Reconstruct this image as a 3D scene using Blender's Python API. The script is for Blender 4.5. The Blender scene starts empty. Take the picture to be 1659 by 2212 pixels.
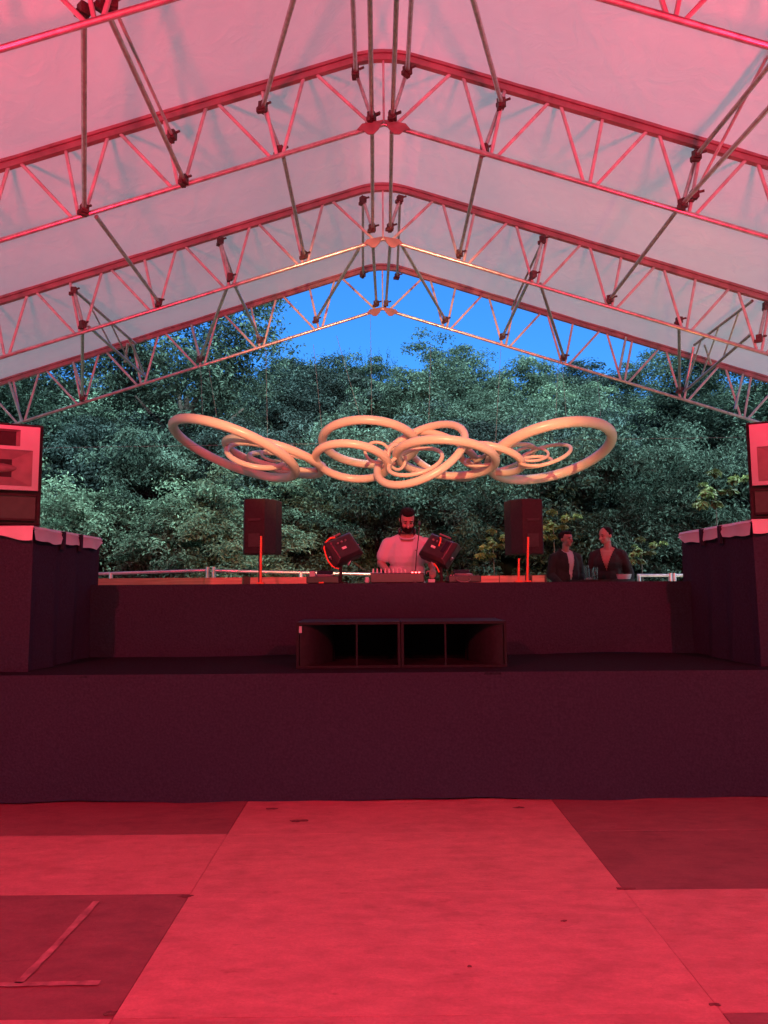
import bpy, bmesh, math, random
import numpy as np
from mathutils import Vector, Matrix, Euler

random.seed(7); rng = np.random.default_rng(11)
R = math.radians
scene = bpy.context.scene
COL = scene.collection

# ------------------------------------------------------------------ camera
CAM_Z = 1.7
FPX = 1600.0                                    # focal length in units of a 1659 x 2212 picture
cam_d = bpy.data.cameras.new('camera')
cam_d.sensor_fit = 'VERTICAL'; cam_d.sensor_height = 36.0; cam_d.sensor_width = 27.0
cam_d.lens = FPX / 2212 * 36.0
cam_d.clip_start = 0.05; cam_d.clip_end = 500
cam = bpy.data.objects.new('camera', cam_d); COL.objects.link(cam)
CROT = Matrix.Rotation(R(-0.27), 3, 'Z') @ Matrix.Rotation(R(90 + 5.75), 3, 'X') @ Matrix.Rotation(R(-0.4), 3, 'Z')
cam.matrix_world = Matrix.Translation((0, 0, CAM_Z)) @ CROT.to_4x4()
scene.camera = cam

def P(x, y, Y):
    """world point on the plane y = Y that stands at (x, y) of the survey picture"""
    d = CROT @ Vector(((x - 829.5) / FPX, (1106 - y) / FPX, -1.0))
    t = Y / d.y
    return Vector((d.x * t, Y, CAM_Z + d.z * t))

# ------------------------------------------------------------------ world: dusk sky
world = bpy.data.worlds.new('World'); scene.world = world; world.use_nodes = True
nt = world.node_tree; nt.nodes.clear()
wo = nt.nodes.new('ShaderNodeOutputWorld'); bg = nt.nodes.new('ShaderNodeBackground')
sky = nt.nodes.new('ShaderNodeTexSky'); sky.sky_type = 'NISHITA'; sky.sun_disc = False
sky.sun_elevation = R(1.0); sky.sun_rotation = R(180)      # sun low behind the camera
sky.altitude = 200; sky.air_density = 1.0; sky.dust_density = 0.3; sky.ozone_density = 5.0
bg.inputs['Strength'].default_value = 0.15
nt.links.new(sky.outputs[0], bg.inputs['Color']); nt.links.new(bg.outputs[0], wo.inputs['Surface'])

sun_d = bpy.data.lights.new('sun', 'SUN'); sun_d.energy = 4.0; sun_d.angle = R(70); sun_d.color = (0.74, 0.96, 1.0)
sun = bpy.data.objects.new('sun', sun_d); COL.objects.link(sun)
sun.rotation_euler = (R(34), 0, R(36))

scene.view_settings.view_transform = 'Standard'; scene.view_settings.look = 'None'
scene.view_settings.gamma = 1.0; scene.view_settings.use_curve_mapping = False
scene.view_settings.exposure = 3.0
scene.cycles.use_denoising = True
scene.cycles.max_bounces = 6; scene.cycles.diffuse_bounces = 3; scene.cycles.transparent_max_bounces = 6
scene.cycles.sample_clamp_indirect = 4.0

# ------------------------------------------------------------------ helpers
def mat(name, col, rough=0.6, metal=0.0, var=0.15, scale=6.0, bump=0.0, bscale=40.0, stretch=(1, 1, 1),
        col2=None, spec=0.5, rand=0.0, trans=0.0, sheen=0.0, detail=5):
    m = bpy.data.materials.new(name); m.use_nodes = True
    n = m.node_tree.nodes; l = m.node_tree.links
    b = n['Principled BSDF']; out = n['Material Output']
    b.inputs['Roughness'].default_value = rough; b.inputs['Metallic'].default_value = metal
    b.inputs['Specular IOR Level'].default_value = spec
    if sheen: b.inputs['Sheen Weight'].default_value = sheen
    tc = n.new('ShaderNodeTexCoord'); mp = n.new('ShaderNodeMapping'); mp.inputs['Scale'].default_value = stretch
    l.new(tc.outputs['Object'], mp.inputs['Vector'])
    ns = n.new('ShaderNodeTexNoise'); ns.inputs['Scale'].default_value = scale; ns.inputs['Detail'].default_value = detail
    l.new(mp.outputs[0], ns.inputs['Vector'])
    rp = n.new('ShaderNodeValToRGB'); rp.color_ramp.elements[0].position = 0.3; rp.color_ramp.elements[1].position = 0.7
    c2 = col2 or tuple(min(1, c * (1 + var)) for c in col)
    c1 = tuple(c * (1 - var) for c in col) if col2 is None else col
    rp.color_ramp.elements[0].color = (*c1, 1); rp.color_ramp.elements[1].color = (*c2, 1)
    l.new(ns.outputs['Fac'], rp.inputs['Fac'])
    cout = rp.outputs['Color']
    if rand:
        oi = n.new('ShaderNodeObjectInfo'); hs = n.new('ShaderNodeHueSaturation')
        mr = n.new('ShaderNodeMapRange'); mr.inputs['To Min'].default_value = 1 - rand; mr.inputs['To Max'].default_value = 1 + rand
        l.new(oi.outputs['Random'], mr.inputs['Value']); l.new(mr.outputs[0], hs.inputs['Value'])
        l.new(cout, hs.inputs['Color']); cout = hs.outputs['Color']
    if name.startswith('leaf_') and name != 'leaf_litter_soil':
        an = n.new('ShaderNodeAttribute'); an.attribute_name = 'tone'; vm = n.new('ShaderNodeVectorMath'); vm.operation = 'SCALE'
        l.new(cout, vm.inputs[0]); l.new(an.outputs['Fac'], vm.inputs['Scale']); cout = vm.outputs[0]
    l.new(cout, b.inputs['Base Color'])
    if bump:
        n2 = n.new('ShaderNodeTexNoise'); n2.inputs['Scale'].default_value = bscale; n2.inputs['Detail'].default_value = 4
        l.new(mp.outputs[0], n2.inputs['Vector'])
        bp = n.new('ShaderNodeBump'); bp.inputs['Strength'].default_value = bump; bp.inputs['Distance'].default_value = 0.02
        l.new(n2.outputs['Fac'], bp.inputs['Height']); l.new(bp.outputs[0], b.inputs['Normal'])
    if trans:
        tr = n.new('ShaderNodeBsdfTranslucent'); mx = n.new('ShaderNodeMixShader'); mx.inputs['Fac'].default_value = trans
        l.new(cout, tr.inputs['Color']); l.new(b.outputs[0], mx.inputs[1]); l.new(tr.outputs[0], mx.inputs[2])
        l.new(mx.outputs[0], out.inputs['Surface'])
    return m

class MB:
    def __init__(s): s.v = []; s.f = []
    def add(s, vs, fs):
        o = len(s.v); s.v += [tuple(v) for v in vs]; s.f += [tuple(i + o for i in f) for f in fs]; return s
    def box(s, c, d, rot=None, taper=1.0):
        c = Vector(c); hx, hy, hz = d[0] / 2, d[1] / 2, d[2] / 2
        vs = []
        for z in (-hz, hz):
            k = taper if z > 0 else 1.0
            for x, y in ((-hx, -hy), (hx, -hy), (hx, hy), (-hx, hy)):
                p = Vector((x * k, y * k, z)); p = rot @ p if rot else p
                vs.append(c + p)
        return s.add(vs, [(0, 3, 2, 1), (4, 5, 6, 7), (0, 1, 5, 4), (1, 2, 6, 5), (2, 3, 7, 6), (3, 0, 4, 7)])
    def tube(s, a, b, r, n=10, r2=None, cap=True):
        a, b = Vector(a), Vector(b); r2 = r if r2 is None else r2
        w = (b - a).normalized(); u = w.orthogonal().normalized(); v = w.cross(u)
        vs = []
        for p, rr in ((a, r), (b, r2)):
            for i in range(n):
                t = 2 * math.pi * i / n; vs.append(p + (u * math.cos(t) + v * math.sin(t)) * rr)
        fs = [(i, (i + 1) % n, n + (i + 1) % n, n + i) for i in range(n)]
        if cap: fs += [tuple(range(n - 1, -1, -1)), tuple(range(n, 2 * n))]
        return s.add(vs, fs)
    def path(s, pts, r, n=8):
        pts = [Vector(p) for p in pts]; vs = []; u = None
        for k, p in enumerate(pts):
            w = (pts[min(k + 1, len(pts) - 1)] - pts[max(k - 1, 0)]).normalized()
            u = w.orthogonal().normalized() if u is None else (u - w * u.dot(w)).normalized()
            v = w.cross(u); rr = r[k] if isinstance(r, (list, tuple)) else r
            vs += [p + (u * math.cos(2 * math.pi * i / n) + v * math.sin(2 * math.pi * i / n)) * rr for i in range(n)]
        fs = []
        for k in range(len(pts) - 1):
            fs += [(k * n + i, k * n + (i + 1) % n, (k + 1) * n + (i + 1) % n, (k + 1) * n + i) for i in range(n)]
        fs += [tuple(range(n - 1, -1, -1)), tuple(range((len(pts) - 1) * n, len(pts) * n))]
        return s.add(vs, fs)
    def torus(s, c, Rr, r, rot, n=72, m=16):
        c = Vector(c); vs = []; fs = []
        for i in range(n):
            a = 2 * math.pi * i / n
            for j in range(m):
                b = 2 * math.pi * j / m
                p = Vector(((Rr + r * math.cos(b)) * math.cos(a), (Rr + r * math.cos(b)) * math.sin(a), r * math.sin(b)))
                vs.append(c + rot @ p)
                fs.append((i * m + j, ((i + 1) % n) * m + j, ((i + 1) % n) * m + (j + 1) % m, i * m + (j + 1) % m))
        return s.add(vs, fs)
    def ellipsoid(s, c, r, rot=None, n=14, m=9):
        c = Vector(c); vs = []; fs = []
        for j in range(m + 1):
            t = math.pi * j / m
            for i in range(n):
                a = 2 * math.pi * i / n
                p = Vector((r[0] * math.sin(t) * math.cos(a), r[1] * math.sin(t) * math.sin(a), r[2] * math.cos(t)))
                vs.append(c + (rot @ p if rot else p))
        for j in range(m):
            for i in range(n):
                fs.append((j * n + i, (j + 1) * n + i, (j + 1) * n + (i + 1) % n, j * n + (i + 1) % n))
        return s.add(vs, fs)
    def capsule(s, a, b, r1, r2=None, n=10):
        r2 = r1 if r2 is None else r2; a, b = Vector(a), Vector(b)
        w = (b - a).normalized(); pts = []; rr = []
        for k in range(4):
            t = math.pi / 2 * (1 - k / 4) * 0.97; pts.append(a - w * r1 * math.sin(t)); rr.append(max(r1 * math.cos(t), .001))
        pts.append(a); rr.append(r1); pts.append(b); rr.append(r2)
        for k in range(1, 5):
            t = math.pi / 2 * (k / 4) * 0.97; pts.append(b + w * r2 * math.sin(t)); rr.append(max(r2 * math.cos(t), .001))
        return s.path(pts, rr, n)
    def prism(s, poly, z0, z1, xf=None):
        n = len(poly); vs = [Vector((x, y, z0)) for x, y in poly] + [Vector((x, y, z1)) for x, y in poly]
        if xf: vs = [xf @ v for v in vs]
        return s.add(vs, [tuple(range(n - 1, -1, -1)), tuple(range(n, 2 * n))] + [(i, (i + 1) % n, n + (i + 1) % n, n + i) for i in range(n)])
    def mesh(s, name, m, smooth=False):
        me = bpy.data.meshes.new(name); me.from_pydata(s.v, [], s.f); me.update()
        if m: me.materials.append(m)
        if smooth:
            me.polygons.foreach_set('use_smooth', [True] * len(me.polygons)); me.set_sharp_from_angle(angle=R(42))
        return me
    def build(s, name, m, parent=None, smooth=True, **tags):
        return link(name, s.mesh(name, m, smooth), parent, **tags)

def link(name, me, parent=None, loc=None, **tags):
    o = bpy.data.objects.new(name, me); COL.objects.link(o)
    if parent: o.parent = parent
    if loc is not None: o.location = loc
    for k, v in tags.items():
        if v is not None: o[k] = v
    return o

def thing(name, label, category, loc=(0, 0, 0), rz=0.0, group=None):
    o = bpy.data.objects.new(name, None); COL.objects.link(o); o.empty_display_size = 0.2
    o.location = loc; o.rotation_euler = (0, 0, rz); o['label'] = label; o['category'] = category
    if group: o['group'] = group
    return o

def bevel(o, w=0.01, seg=2):
    bm = bmesh.new(); bm.from_mesh(o.data)
    bmesh.ops.bevel(bm, geom=list(bm.edges), offset=w, segments=seg, affect='EDGES', profile=0.5)
    bm.to_mesh(o.data); bm.free(); return o

def remesh(mb, voxel, smooth=4, keep=None):
    """union of overlapping closed shells as one continuous mesh"""
    me = mb.mesh('tmp', None); o = bpy.data.objects.new('tmp', me); COL.objects.link(o)
    md = o.modifiers.new('r', 'REMESH'); md.mode = 'VOXEL'; md.voxel_size = voxel
    ms = o.modifiers.new('s', 'SMOOTH'); ms.factor = 0.5; ms.iterations = smooth
    dg = bpy.context.evaluated_depsgraph_get(); dg.update()
    res = bpy.data.meshes.new_from_object(o.evaluated_get(dg))
    bpy.data.objects.remove(o); bpy.data.meshes.remove(me)
    if keep:
        bm = bmesh.new(); bm.from_mesh(res)
        bmesh.ops.delete(bm, geom=[f for f in bm.faces if not keep(f.calc_center_median())], context='FACES')
        bm.to_mesh(res); bm.free()
    res.polygons.foreach_set('use_smooth', [True] * len(res.polygons))
    return res

# ------------------------------------------------------------------ materials
M = {}
M['ply_light'] = None   # made below
M['chord'] = mat('red_oxide_chord', (0.28, 0.13, 0.145), 0.45, 0.0, 0.25, 5, 0.1, 60)
M['web'] = mat('faded_red_tube', (0.50, 0.45, 0.46), 0.38, 0.1, 0.2, 7)
M['lower'] = mat('worn_red_tube', (0.50, 0.42, 0.43), 0.28, 0.5, 0.3, 9)
M['galv'] = mat('galvanised_tube', (0.50, 0.47, 0.45), 0.3, 0.75, 0.2, 14)
M['coupler'] = mat('rusty_coupler', (0.10, 0.05, 0.05), 0.6, 0.4, 0.4, 30)
M['skin'] = mat('skin', (0.30, 0.185, 0.15), 0.5, 0, 0.06, 12)
M['hair'] = mat('dark_hair', (0.010, 0.008, 0.008), 0.7, 0, 0.4, 60, 0.5, 120, spec=0.12)
M['shirt'] = mat('white_cotton', (0.43, 0.46, 0.49), 0.85, 0, 0.05, 9, 0.25, 18)
M['black_cloth'] = mat('black_molton', (0.035, 0.037, 0.056), 0.95, 0, 0.16, 60, 0.4, 50, spec=0.03, detail=2)
M['deck_cloth'] = mat('black_deck_cloth', (0.018, 0.022, 0.028), 0.95, 0, 0.3, 60, 0.4, 50, spec=0.03)
M['sub'] = mat('black_sub_paint', (0.015, 0.013, 0.016), 0.6, 0, 0.3, 30, spec=0.15)
M['sub_inside'] = mat('sub_interior_shade', (0.004, 0.003, 0.004), 1.0, 0, 0.3, 30, spec=0.0)  # near-black colour puts in the shade inside the horn mouths
M['jacket'] = mat('black_jacket', (0.018, 0.017, 0.018), 0.8, 0, 0.3, 10, 0.2, 30, spec=0.3)
M['trouser'] = mat('dark_trousers', (0.025, 0.027, 0.035), 0.85, 0, 0.2, 10)
M['black_metal'] = mat('black_powder_coat', (0.022, 0.02, 0.021), 0.42, 0.0, 0.3, 20)
M['cabinet'] = mat('black_speaker_paint', (0.024, 0.016, 0.018), 0.6, 0.0, 0.25, 30, 0.25, 220, spec=0.2)
M['horn'] = mat('pale_horn_flare', (0.37, 0.39, 0.41), 0.42, 0, 0.08, 4)
M['horn_dark'] = mat('horn_throat', (0.17, 0.14, 0.14), 0.6, 0, 0.2, 9, 0.2, 200)
M['tarp'] = mat('pale_grey_tarp', (0.55, 0.55, 0.58), 0.5, 0, 0.08, 4, 0.2, 12)
M['steel'] = mat('bright_steel', (0.62, 0.64, 0.68), 0.28, 0.8, 0.1, 12)
M['wood'] = mat('pine_board', (0.55, 0.40, 0.24), 0.6, 0, 0.22, 3, 0.1, 40, stretch=(1, 6, 14))
M['ring'] = mat('glossy_cream_tube', (0.66, 0.51, 0.42), 0.32, 0, 0.03, 3)
M['wire'] = mat('thin_steel_wire', (0.2, 0.24, 0.24), 0.5, 0.3, 0.05, 3)
M['orange'] = mat('orange_plastic_and_lit_post', (0.75, 0.14, 0.05), 0.45, 0, 0.08, 8)
M['tape'] = mat('dusty_tape', (0.36, 0.21, 0.20), 0.8, 0, 0.4, 14)
M['scrap'] = mat('black_scrap', (0.13, 0.055, 0.055), 0.7, 0, 0.3, 30)
M['knob'] = mat('pale_knob', (0.6, 0.58, 0.56), 0.4, 0, 0.05, 8)
M['dark_glass'] = mat('dark_screen', (0.02, 0.025, 0.04), 0.08, 0, 0.1, 8)
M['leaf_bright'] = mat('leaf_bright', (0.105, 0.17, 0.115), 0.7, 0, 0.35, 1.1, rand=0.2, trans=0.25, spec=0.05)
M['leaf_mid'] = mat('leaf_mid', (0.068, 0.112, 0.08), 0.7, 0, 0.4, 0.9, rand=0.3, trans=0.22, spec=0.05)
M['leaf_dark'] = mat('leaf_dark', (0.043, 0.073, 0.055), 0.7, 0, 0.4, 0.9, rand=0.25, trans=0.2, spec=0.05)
M['leaf_shade'] = mat('leaf_shade', (0.016, 0.03, 0.027), 0.65, 0, 0.4, 0.9, rand=0.25, trans=0.15, spec=0.1)  # very dark crowns stand in for shaded holes in the foliage
M['leaf_lamplit'] = mat('leaf_lamplit_tint', (0.11, 0.15, 0.05), 0.5, 0, 0.3, 1.2, rand=0.15, trans=0.25)  # spill of the warm lamp is put into this leaf colour
M['bark'] = mat('bark', (0.06, 0.048, 0.04), 0.9, 0, 0.3, 8, 0.5, 25)
M['soil'] = mat('leaf_litter_soil', (0.022, 0.03, 0.02), 0.95, 0, 0.5, 1.5, 0.5, 6)

def glass_mat():
    m = bpy.data.materials.new('clear_glass'); m.use_nodes = True; b = m.node_tree.nodes['Principled BSDF']
    b.inputs['Transmission Weight'].default_value = 1.0; b.inputs['Roughness'].default_value = 0.05
    b.inputs['Base Color'].default_value = (0.95, 0.93, 0.93, 1); return m
M['glass'] = glass_mat()

def emit_mat(name, c, e):
    m = bpy.data.materials.new(name); m.use_nodes = True; b = m.node_tree.nodes['Principled BSDF']
    b.inputs['Base Color'].default_value = (*c, 1); b.inputs['Emission Color'].default_value = (*c, 1)
    b.inputs['Emission Strength'].default_value = e; return m
M['led_red'] = emit_mat('led_red', (1, .04, .04), 3.0)
M['led_green'] = emit_mat('led_green', (.1, 1, .5), 1.5)

def floor_mat(name, c, dark):
    """worn plywood: streaky grain along the board, scuffs and small dark knocks"""
    m = bpy.data.materials.new(name); m.use_nodes = True; n = m.node_tree.nodes; l = m.node_tree.links
    b = n['Principled BSDF']; b.inputs['Roughness'].default_value = 0.62; b.inputs['Specular IOR Level'].default_value = 0.3
    tc = n.new('ShaderNodeTexCoord'); oi = n.new('ShaderNodeObjectInfo')
    ad = n.new('ShaderNodeVectorMath'); ad.operation = 'ADD'
    ge = n.new('ShaderNodeNewGeometry')
    l.new(ge.outputs['Position'], ad.inputs[0]); l.new(oi.outputs['Random'], ad.inputs[1])
    def noise(sc, st, det, lo, hi):
        mp = n.new('ShaderNodeMapping'); mp.inputs['Scale'].default_value = st; l.new(ad.outputs[0], mp.inputs['Vector'])
        t = n.new('ShaderNodeTexNoise'); t.inputs['Scale'].default_value = sc; t.inputs['Detail'].default_value = det
        t.inputs['Roughness'].default_value = 0.65
        l.new(mp.outputs[0], t.inputs['Vector'])
        r = n.new('ShaderNodeMapRange'); r.inputs['From Min'].default_value = lo; r.inputs['From Max'].default_value = hi
        l.new(t.outputs['Fac'], r.inputs['Value']); return r.outputs[0]
    g = noise(6, (1, 2.3, 1), 9, .36, .66)          # grain streaks
    p = noise(2.0, (1, 1.4, 1), 7, .32, .66); q = noise(3.1, (1, 2.0, 1), 9, .56, .74)          # broad patches
    k = noise(9, (1, 2.2, 1), 5, .62, .72)         # knocks and stains
    def mix(fac, a, bcol, f=1.0):
        x = n.new('ShaderNodeMix'); x.data_type = 'RGBA'
        mu = n.new('ShaderNodeMath'); mu.operation = 'MULTIPLY'; mu.inputs[1].default_value = f; l.new(fac, mu.inputs[0])
        l.new(mu.outputs[0], x.inputs['Factor'])
        for s, val in (('A', a), ('B', bcol)):
            if isinstance(val, tuple): x.inputs[s].default_value = (*val, 1)
            else: l.new(val, x.inputs[s])
        return x.outputs['Result']
    c1 = tuple(v * 0.70 for v in c); c2 = tuple(min(1, v * 1.22) for v in c)
    base = mix(p, c1, c, 1.0); base = mix(g, base, c2, 0.75); base = mix(q, base, tuple(min(1, v * 1.45) for v in c), 0.5); base = mix(k, base, dark, 0.5); h = noise(70, (1, 1.3, 1), 3, .35, .7); base = mix(h, base, tuple(v * .55 for v in c), 0.32)
    hs = n.new('ShaderNodeHueSaturation'); mr = n.new('ShaderNodeMapRange'); mr.inputs['To Min'].default_value = .93; mr.inputs['To Max'].default_value = 1.06
    l.new(oi.outputs['Random'], mr.inputs['Value']); l.new(mr.outputs[0], hs.inputs['Value']); l.new(base, hs.inputs['Color'])
    l.new(hs.outputs[0], b.inputs['Base Color'])
    bp = n.new('ShaderNodeBump'); bp.inputs['Strength'].default_value = 0.25; bp.inputs['Distance'].default_value = 0.01
    l.new(g, bp.inputs['Height']); l.new(bp.outputs[0], b.inputs['Normal'])
    return m
M['ply_light'] = floor_mat('pale_plywood', (0.50, 0.25, 0.24), (0.2, 0.09, 0.09))
M['ply_dark'] = floor_mat('dark_film_plywood', (0.24, 0.12, 0.12), (0.1, 0.05, 0.05))

def membrane_mat():
    m = bpy.data.materials.new('white_roof_membrane'); m.use_nodes = True; n = m.node_tree.nodes; l = m.node_tree.links
    b = n['Principled BSDF']; b.inputs['Roughness'].default_value = 0.75; out = n['Material Output']
    tc = n.new('ShaderNodeTexCoord'); ns = n.new('ShaderNodeTexNoise'); ns.inputs['Scale'].default_value = 0.8; ns.inputs['Detail'].default_value = 8
    l.new(tc.outputs['Object'], ns.inputs['Vector'])
    rp = n.new('ShaderNodeValToRGB'); rp.color_ramp.elements[0].position = .25; rp.color_ramp.elements[1].position = .75
    rp.color_ramp.elements[0].color = (.52, .50, .50, 1); rp.color_ramp.elements[1].color = (.66, .645, .65, 1)
    l.new(ns.outputs['Fac'], rp.inputs['Fac']); l.new(rp.outputs[0], b.inputs['Base Color'])
    n2 = n.new('ShaderNodeTexNoise'); n2.inputs['Scale'].default_value = 2.2; n2.inputs['Detail'].default_value = 6; n2.inputs['Distortion'].default_value = 1.5
    l.new(tc.outputs['Object'], n2.inputs['Vector']); bp = n.new('ShaderNodeBump'); bp.inputs['Strength'].default_value = 0.35; bp.inputs['Distance'].default_value = 0.06
    l.new(n2.outputs['Fac'], bp.inputs['Height']); l.new(bp.outputs[0], b.inputs['Normal'])
    tr = n.new('ShaderNodeBsdfTranslucent'); tr.inputs['Color'].default_value = (0.52, 0.45, 0.55, 1)
    mx = n.new('ShaderNodeMixShader'); mx.inputs['Fac'].default_value = 0.048
    l.new(b.outputs[0], mx.inputs[1]); l.new(tr.outputs[0], mx.inputs[2]); l.new(mx.outputs[0], out.inputs['Surface'])
    return m
M['membrane'] = membrane_mat()
M['light_block'] = mat('dark_light_block_sheet', (0.05, 0.045, 0.055), 0.8, 0, 0.2, 2)  # cloth of the added light-blocking walls and near roof sheets

# ------------------------------------------------------------------ stage lamps (all hang behind the photographer or above the picture)
RED = (1.0, 0.022, 0.075)
def flood(label, loc, target, power, color, size, blend, radius=0.06):
    loc = Vector(loc); d = (Vector(target) - loc).normalized()
    rot = d.to_track_quat('-Z', 'Y')
    t = thing('stage_light', label, 'stage light', loc); t.rotation_mode = 'QUATERNION'; t.rotation_quaternion = rot
    h = MB(); h.tube((0, 0, 0.03), (0, 0, .34), .12, 16, .09); h.build('housing', M['black_metal'], t)
    y = MB(); y.box((-.15, 0, .2), (.02, .05, .3)); y.box((.15, 0, .2), (.02, .05, .3)); y.box((0, 0, .36), (.32, .05, .02)); y.build('yoke', M['black_metal'], t)
    ld = bpy.data.lights.new('lamp', 'SPOT'); ld.energy = power; ld.color = color; ld.spot_size = R(size); ld.spot_blend = blend
    ld.shadow_soft_size = radius
    lo = bpy.data.objects.new('lamp', ld); COL.objects.link(lo); lo.parent = t
    return t
flood('red wash light above the dance floor on its left', (-4.6, -2.2, 5.9), (-0.4, 5.8, 0.7), 395, RED, 96, 0.6)
flood('red wash light above the dance floor on its right', (4.6, -2.2, 5.9), (0.4, 5.8, 0.7), 395, RED, 96, 0.6)
flood('red uplight throwing onto the left slope of the roof', (-3.6, 1.2, 1.4), (-4.3, 6.4, 6.6), 430, RED, 62, 0.3, 0.5)
flood('red uplight throwing onto the right slope of the roof', (3.6, 1.2, 1.4), (4.6, 6.4, 6.6), 430, RED, 62, 0.3, 0.5)
flood('warm white spot aimed at the ring sculpture', (0.0, 2.5, 5.2), (0.1, 13.0, 4.2), 680, (1.0, 0.56, 0.26), 41, 0.35)
flood('red spot aimed at the ring sculpture from the front', (0.6, -2.4, 3.2), (0.1, 13.0, 4.0), 330, (1.0, 0.05, 0.10), 26, 0.5)
flood('small amber uplight behind the right black stack', (4.9, 9.4, 1.6), (3.2, 12.6, 6.2), 16, (1.0, 0.52, 0.08), 80, 0.6)

# ------------------------------------------------------------------ ground and hillside
def hill_z(x, y):
    t = max(0.0, y - 16.5)
    z = 0.40 * t - 0.0015 * t * t
    z += 0.35 * math.sin(x * .31 + 1.0) * min(1, t / 8) + 0.25 * math.sin(x * .13 + y * .2) * min(1, t / 8)
    if y > 48: z -= (y - 48) * 0.55
    z += max(0, x - 8) * 0.03 * min(1, t / 20)
    return z
g = MB(); XS = np.linspace(-120, 120, 81); YS = np.concatenate([np.linspace(-60, 16, 8), np.linspace(16.5, 60, 45), np.linspace(66, 160, 6)])
vs = [(float(x), float(y), hill_z(x, min(y, 60)) if y > 16.5 else 0.0) for y in YS for x in XS]
nx = len(XS); fs = [(j * nx + i, j * nx + i + 1, (j + 1) * nx + i + 1, (j + 1) * nx + i) for j in range(len(YS) - 1) for i in range(nx - 1)]
g.add(vs, fs).build('ground', M['soil'], kind='structure', label='dark earth of the wooded hillside behind the stage')

# ------------------------------------------------------------------ dance floor: a deck of plywood sheets
fl = MB(); fl.box((0, 0.2, -.0), (17.4, 13.2, .06)); floor = fl.build('floor', M['black_cloth'], smooth=False, kind='structure', label='dance floor decked with plywood sheets lit red')
xb = [-8.11, -5.755, -3.40, -1.045, 1.31, 3.665, 6.02, 8.40]
yb = [-5.4, -4.2, -2.98, -1.76, -.54, .68, 1.86, 3.04, 4.21, 5.18, 6.40]
dark_cells = {(2, 9), (1, 9), (2, 7), (1, 7), (4, 9), (4, 8), (5, 9), (5, 8), (4, 6), (5, 6), (0, 7), (0, 9), (6, 8), (6, 9)}
pm = {}
for i in range(len(xb) - 1):
    for j in range(len(yb) - 1):
        w = xb[i + 1] - xb[i] - .004; d = yb[j + 1] - yb[j] - .004; k = 'ply_dark' if (i, j) in dark_cells else 'ply_light'
        key = (round(w, 3), round(d, 3), k)
        if key not in pm:
            b = MB(); b.box((0, 0, .009), (w, d, .018)); pm[key] = b.mesh('floor_panel', M[k])
        o = link('floor_panel', pm[key], floor, ((xb[i] + xb[i + 1]) / 2, (yb[j] + yb[j + 1]) / 2, .031 + random.uniform(0, .0025)))
        o.rotation_euler = (0, 0, R(random.uniform(-.12, .12)))
FZ = .052
def on_floor(x, y):
    d = CROT @ Vector(((x - 829.5) / FPX, (1106 - y) / FPX, -1.0)); t = (FZ - CAM_Z) / d.z
    return Vector((d.x * t, d.y * t, FZ))
def tape(pts, w, label):
    pts = [on_floor(*p) for p in pts]; b = MB(); vs = []
    fine = []
    for a, c in zip(pts[:-1], pts[1:]):
        for k in range(8): fine.append(a.lerp(c, k / 8))
    fine.append(pts[-1])
    for k, p in enumerate(fine):
        t = (fine[min(k + 1, len(fine) - 1)] - fine[max(k - 1, 0)]).normalized(); nrm = Vector((-t.y, t.x, 0))
        ww = w * random.uniform(.75, 1.1) / 2; vs += [p + nrm * ww + Vector((0, 0, .0015)), p - nrm * ww + Vector((0, 0, .0015))]
    n = len(fine); vs2 = [v + Vector((0, 0, .0015)) for v in vs]
    fs = [(2 * k, 2 * k + 1, 2 * k + 3, 2 * k + 2) for k in range(n - 1)]
    b.add(vs2, fs); b.build('floor_tape', M['tape'], smooth=False, label=label, category='tape')
tape([(208, 1948), (118, 2046), (40, 2125)], .04, 'pale strip of worn tape running diagonally over the dark floor sheet')
tape([(-5, 2128), (110, 2126), (215, 2124)], .035, 'pale strip of worn tape lying crosswise on the dark floor sheet')
def scrap(x, y, w, h, label):
    c = on_floor(x, y); b = MB(); n = 13
    top = []; rr = [random.uniform(.35, 1.15) for _ in range(n)]
    vs = [c + Vector((0, 0, .007))] + [c + Vector((math.cos(2 * math.pi * k / n) * w / 2 * rr[k], math.sin(2 * math.pi * k / n) * h / 2 * rr[k], random.uniform(.001, .006))) for k in range(n)]
    vs += [v * 1 - Vector((0, 0, v.z - FZ)) for v in vs[1:]]
    fs = [(0, 1 + k, 1 + (k + 1) % n) for k in range(n)] + [(1 + k, 1 + n + k, 1 + n + (k + 1) % n, 1 + (k + 1) % n) for k in range(n)]
    b.add(vs, fs).build('litter_scrap', M['scrap'], smooth=False, label=label, category='litter')
scrap(640, 1773, .17, .06, 'flat dark scrap on the pale floor left of centre near the skirt')
scrap(402, 1936, .1, .03, 'dark crumb at the corner of the large dark floor sheet')
scrap(240, 2190, .06, .035, 'crumpled dark scrap at the near corner of the dark sheet on the left')
scrap(1352, 1920, .14, .025, 'dark crumb at the corner of the dark sheets on the right')
scrap(1544, 2170, .05, .025, 'dark crumb near the bottom right edge of the floor')
scrap(1218, 1990, .03, .018, 'tiny dark fleck in the middle of the pale floor')
scrap(1015, 2088, .022, .016, 'small round dark fleck on the pale floor near the front')
scrap(1120, 1745, .13, .05, 'crumpled dark cloth scrap at the foot of the stage skirt right of centre')
scrap(585, 1747, .1, .04, 'crumpled dark cloth scrap at the foot of the stage skirt left of centre')

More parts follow.
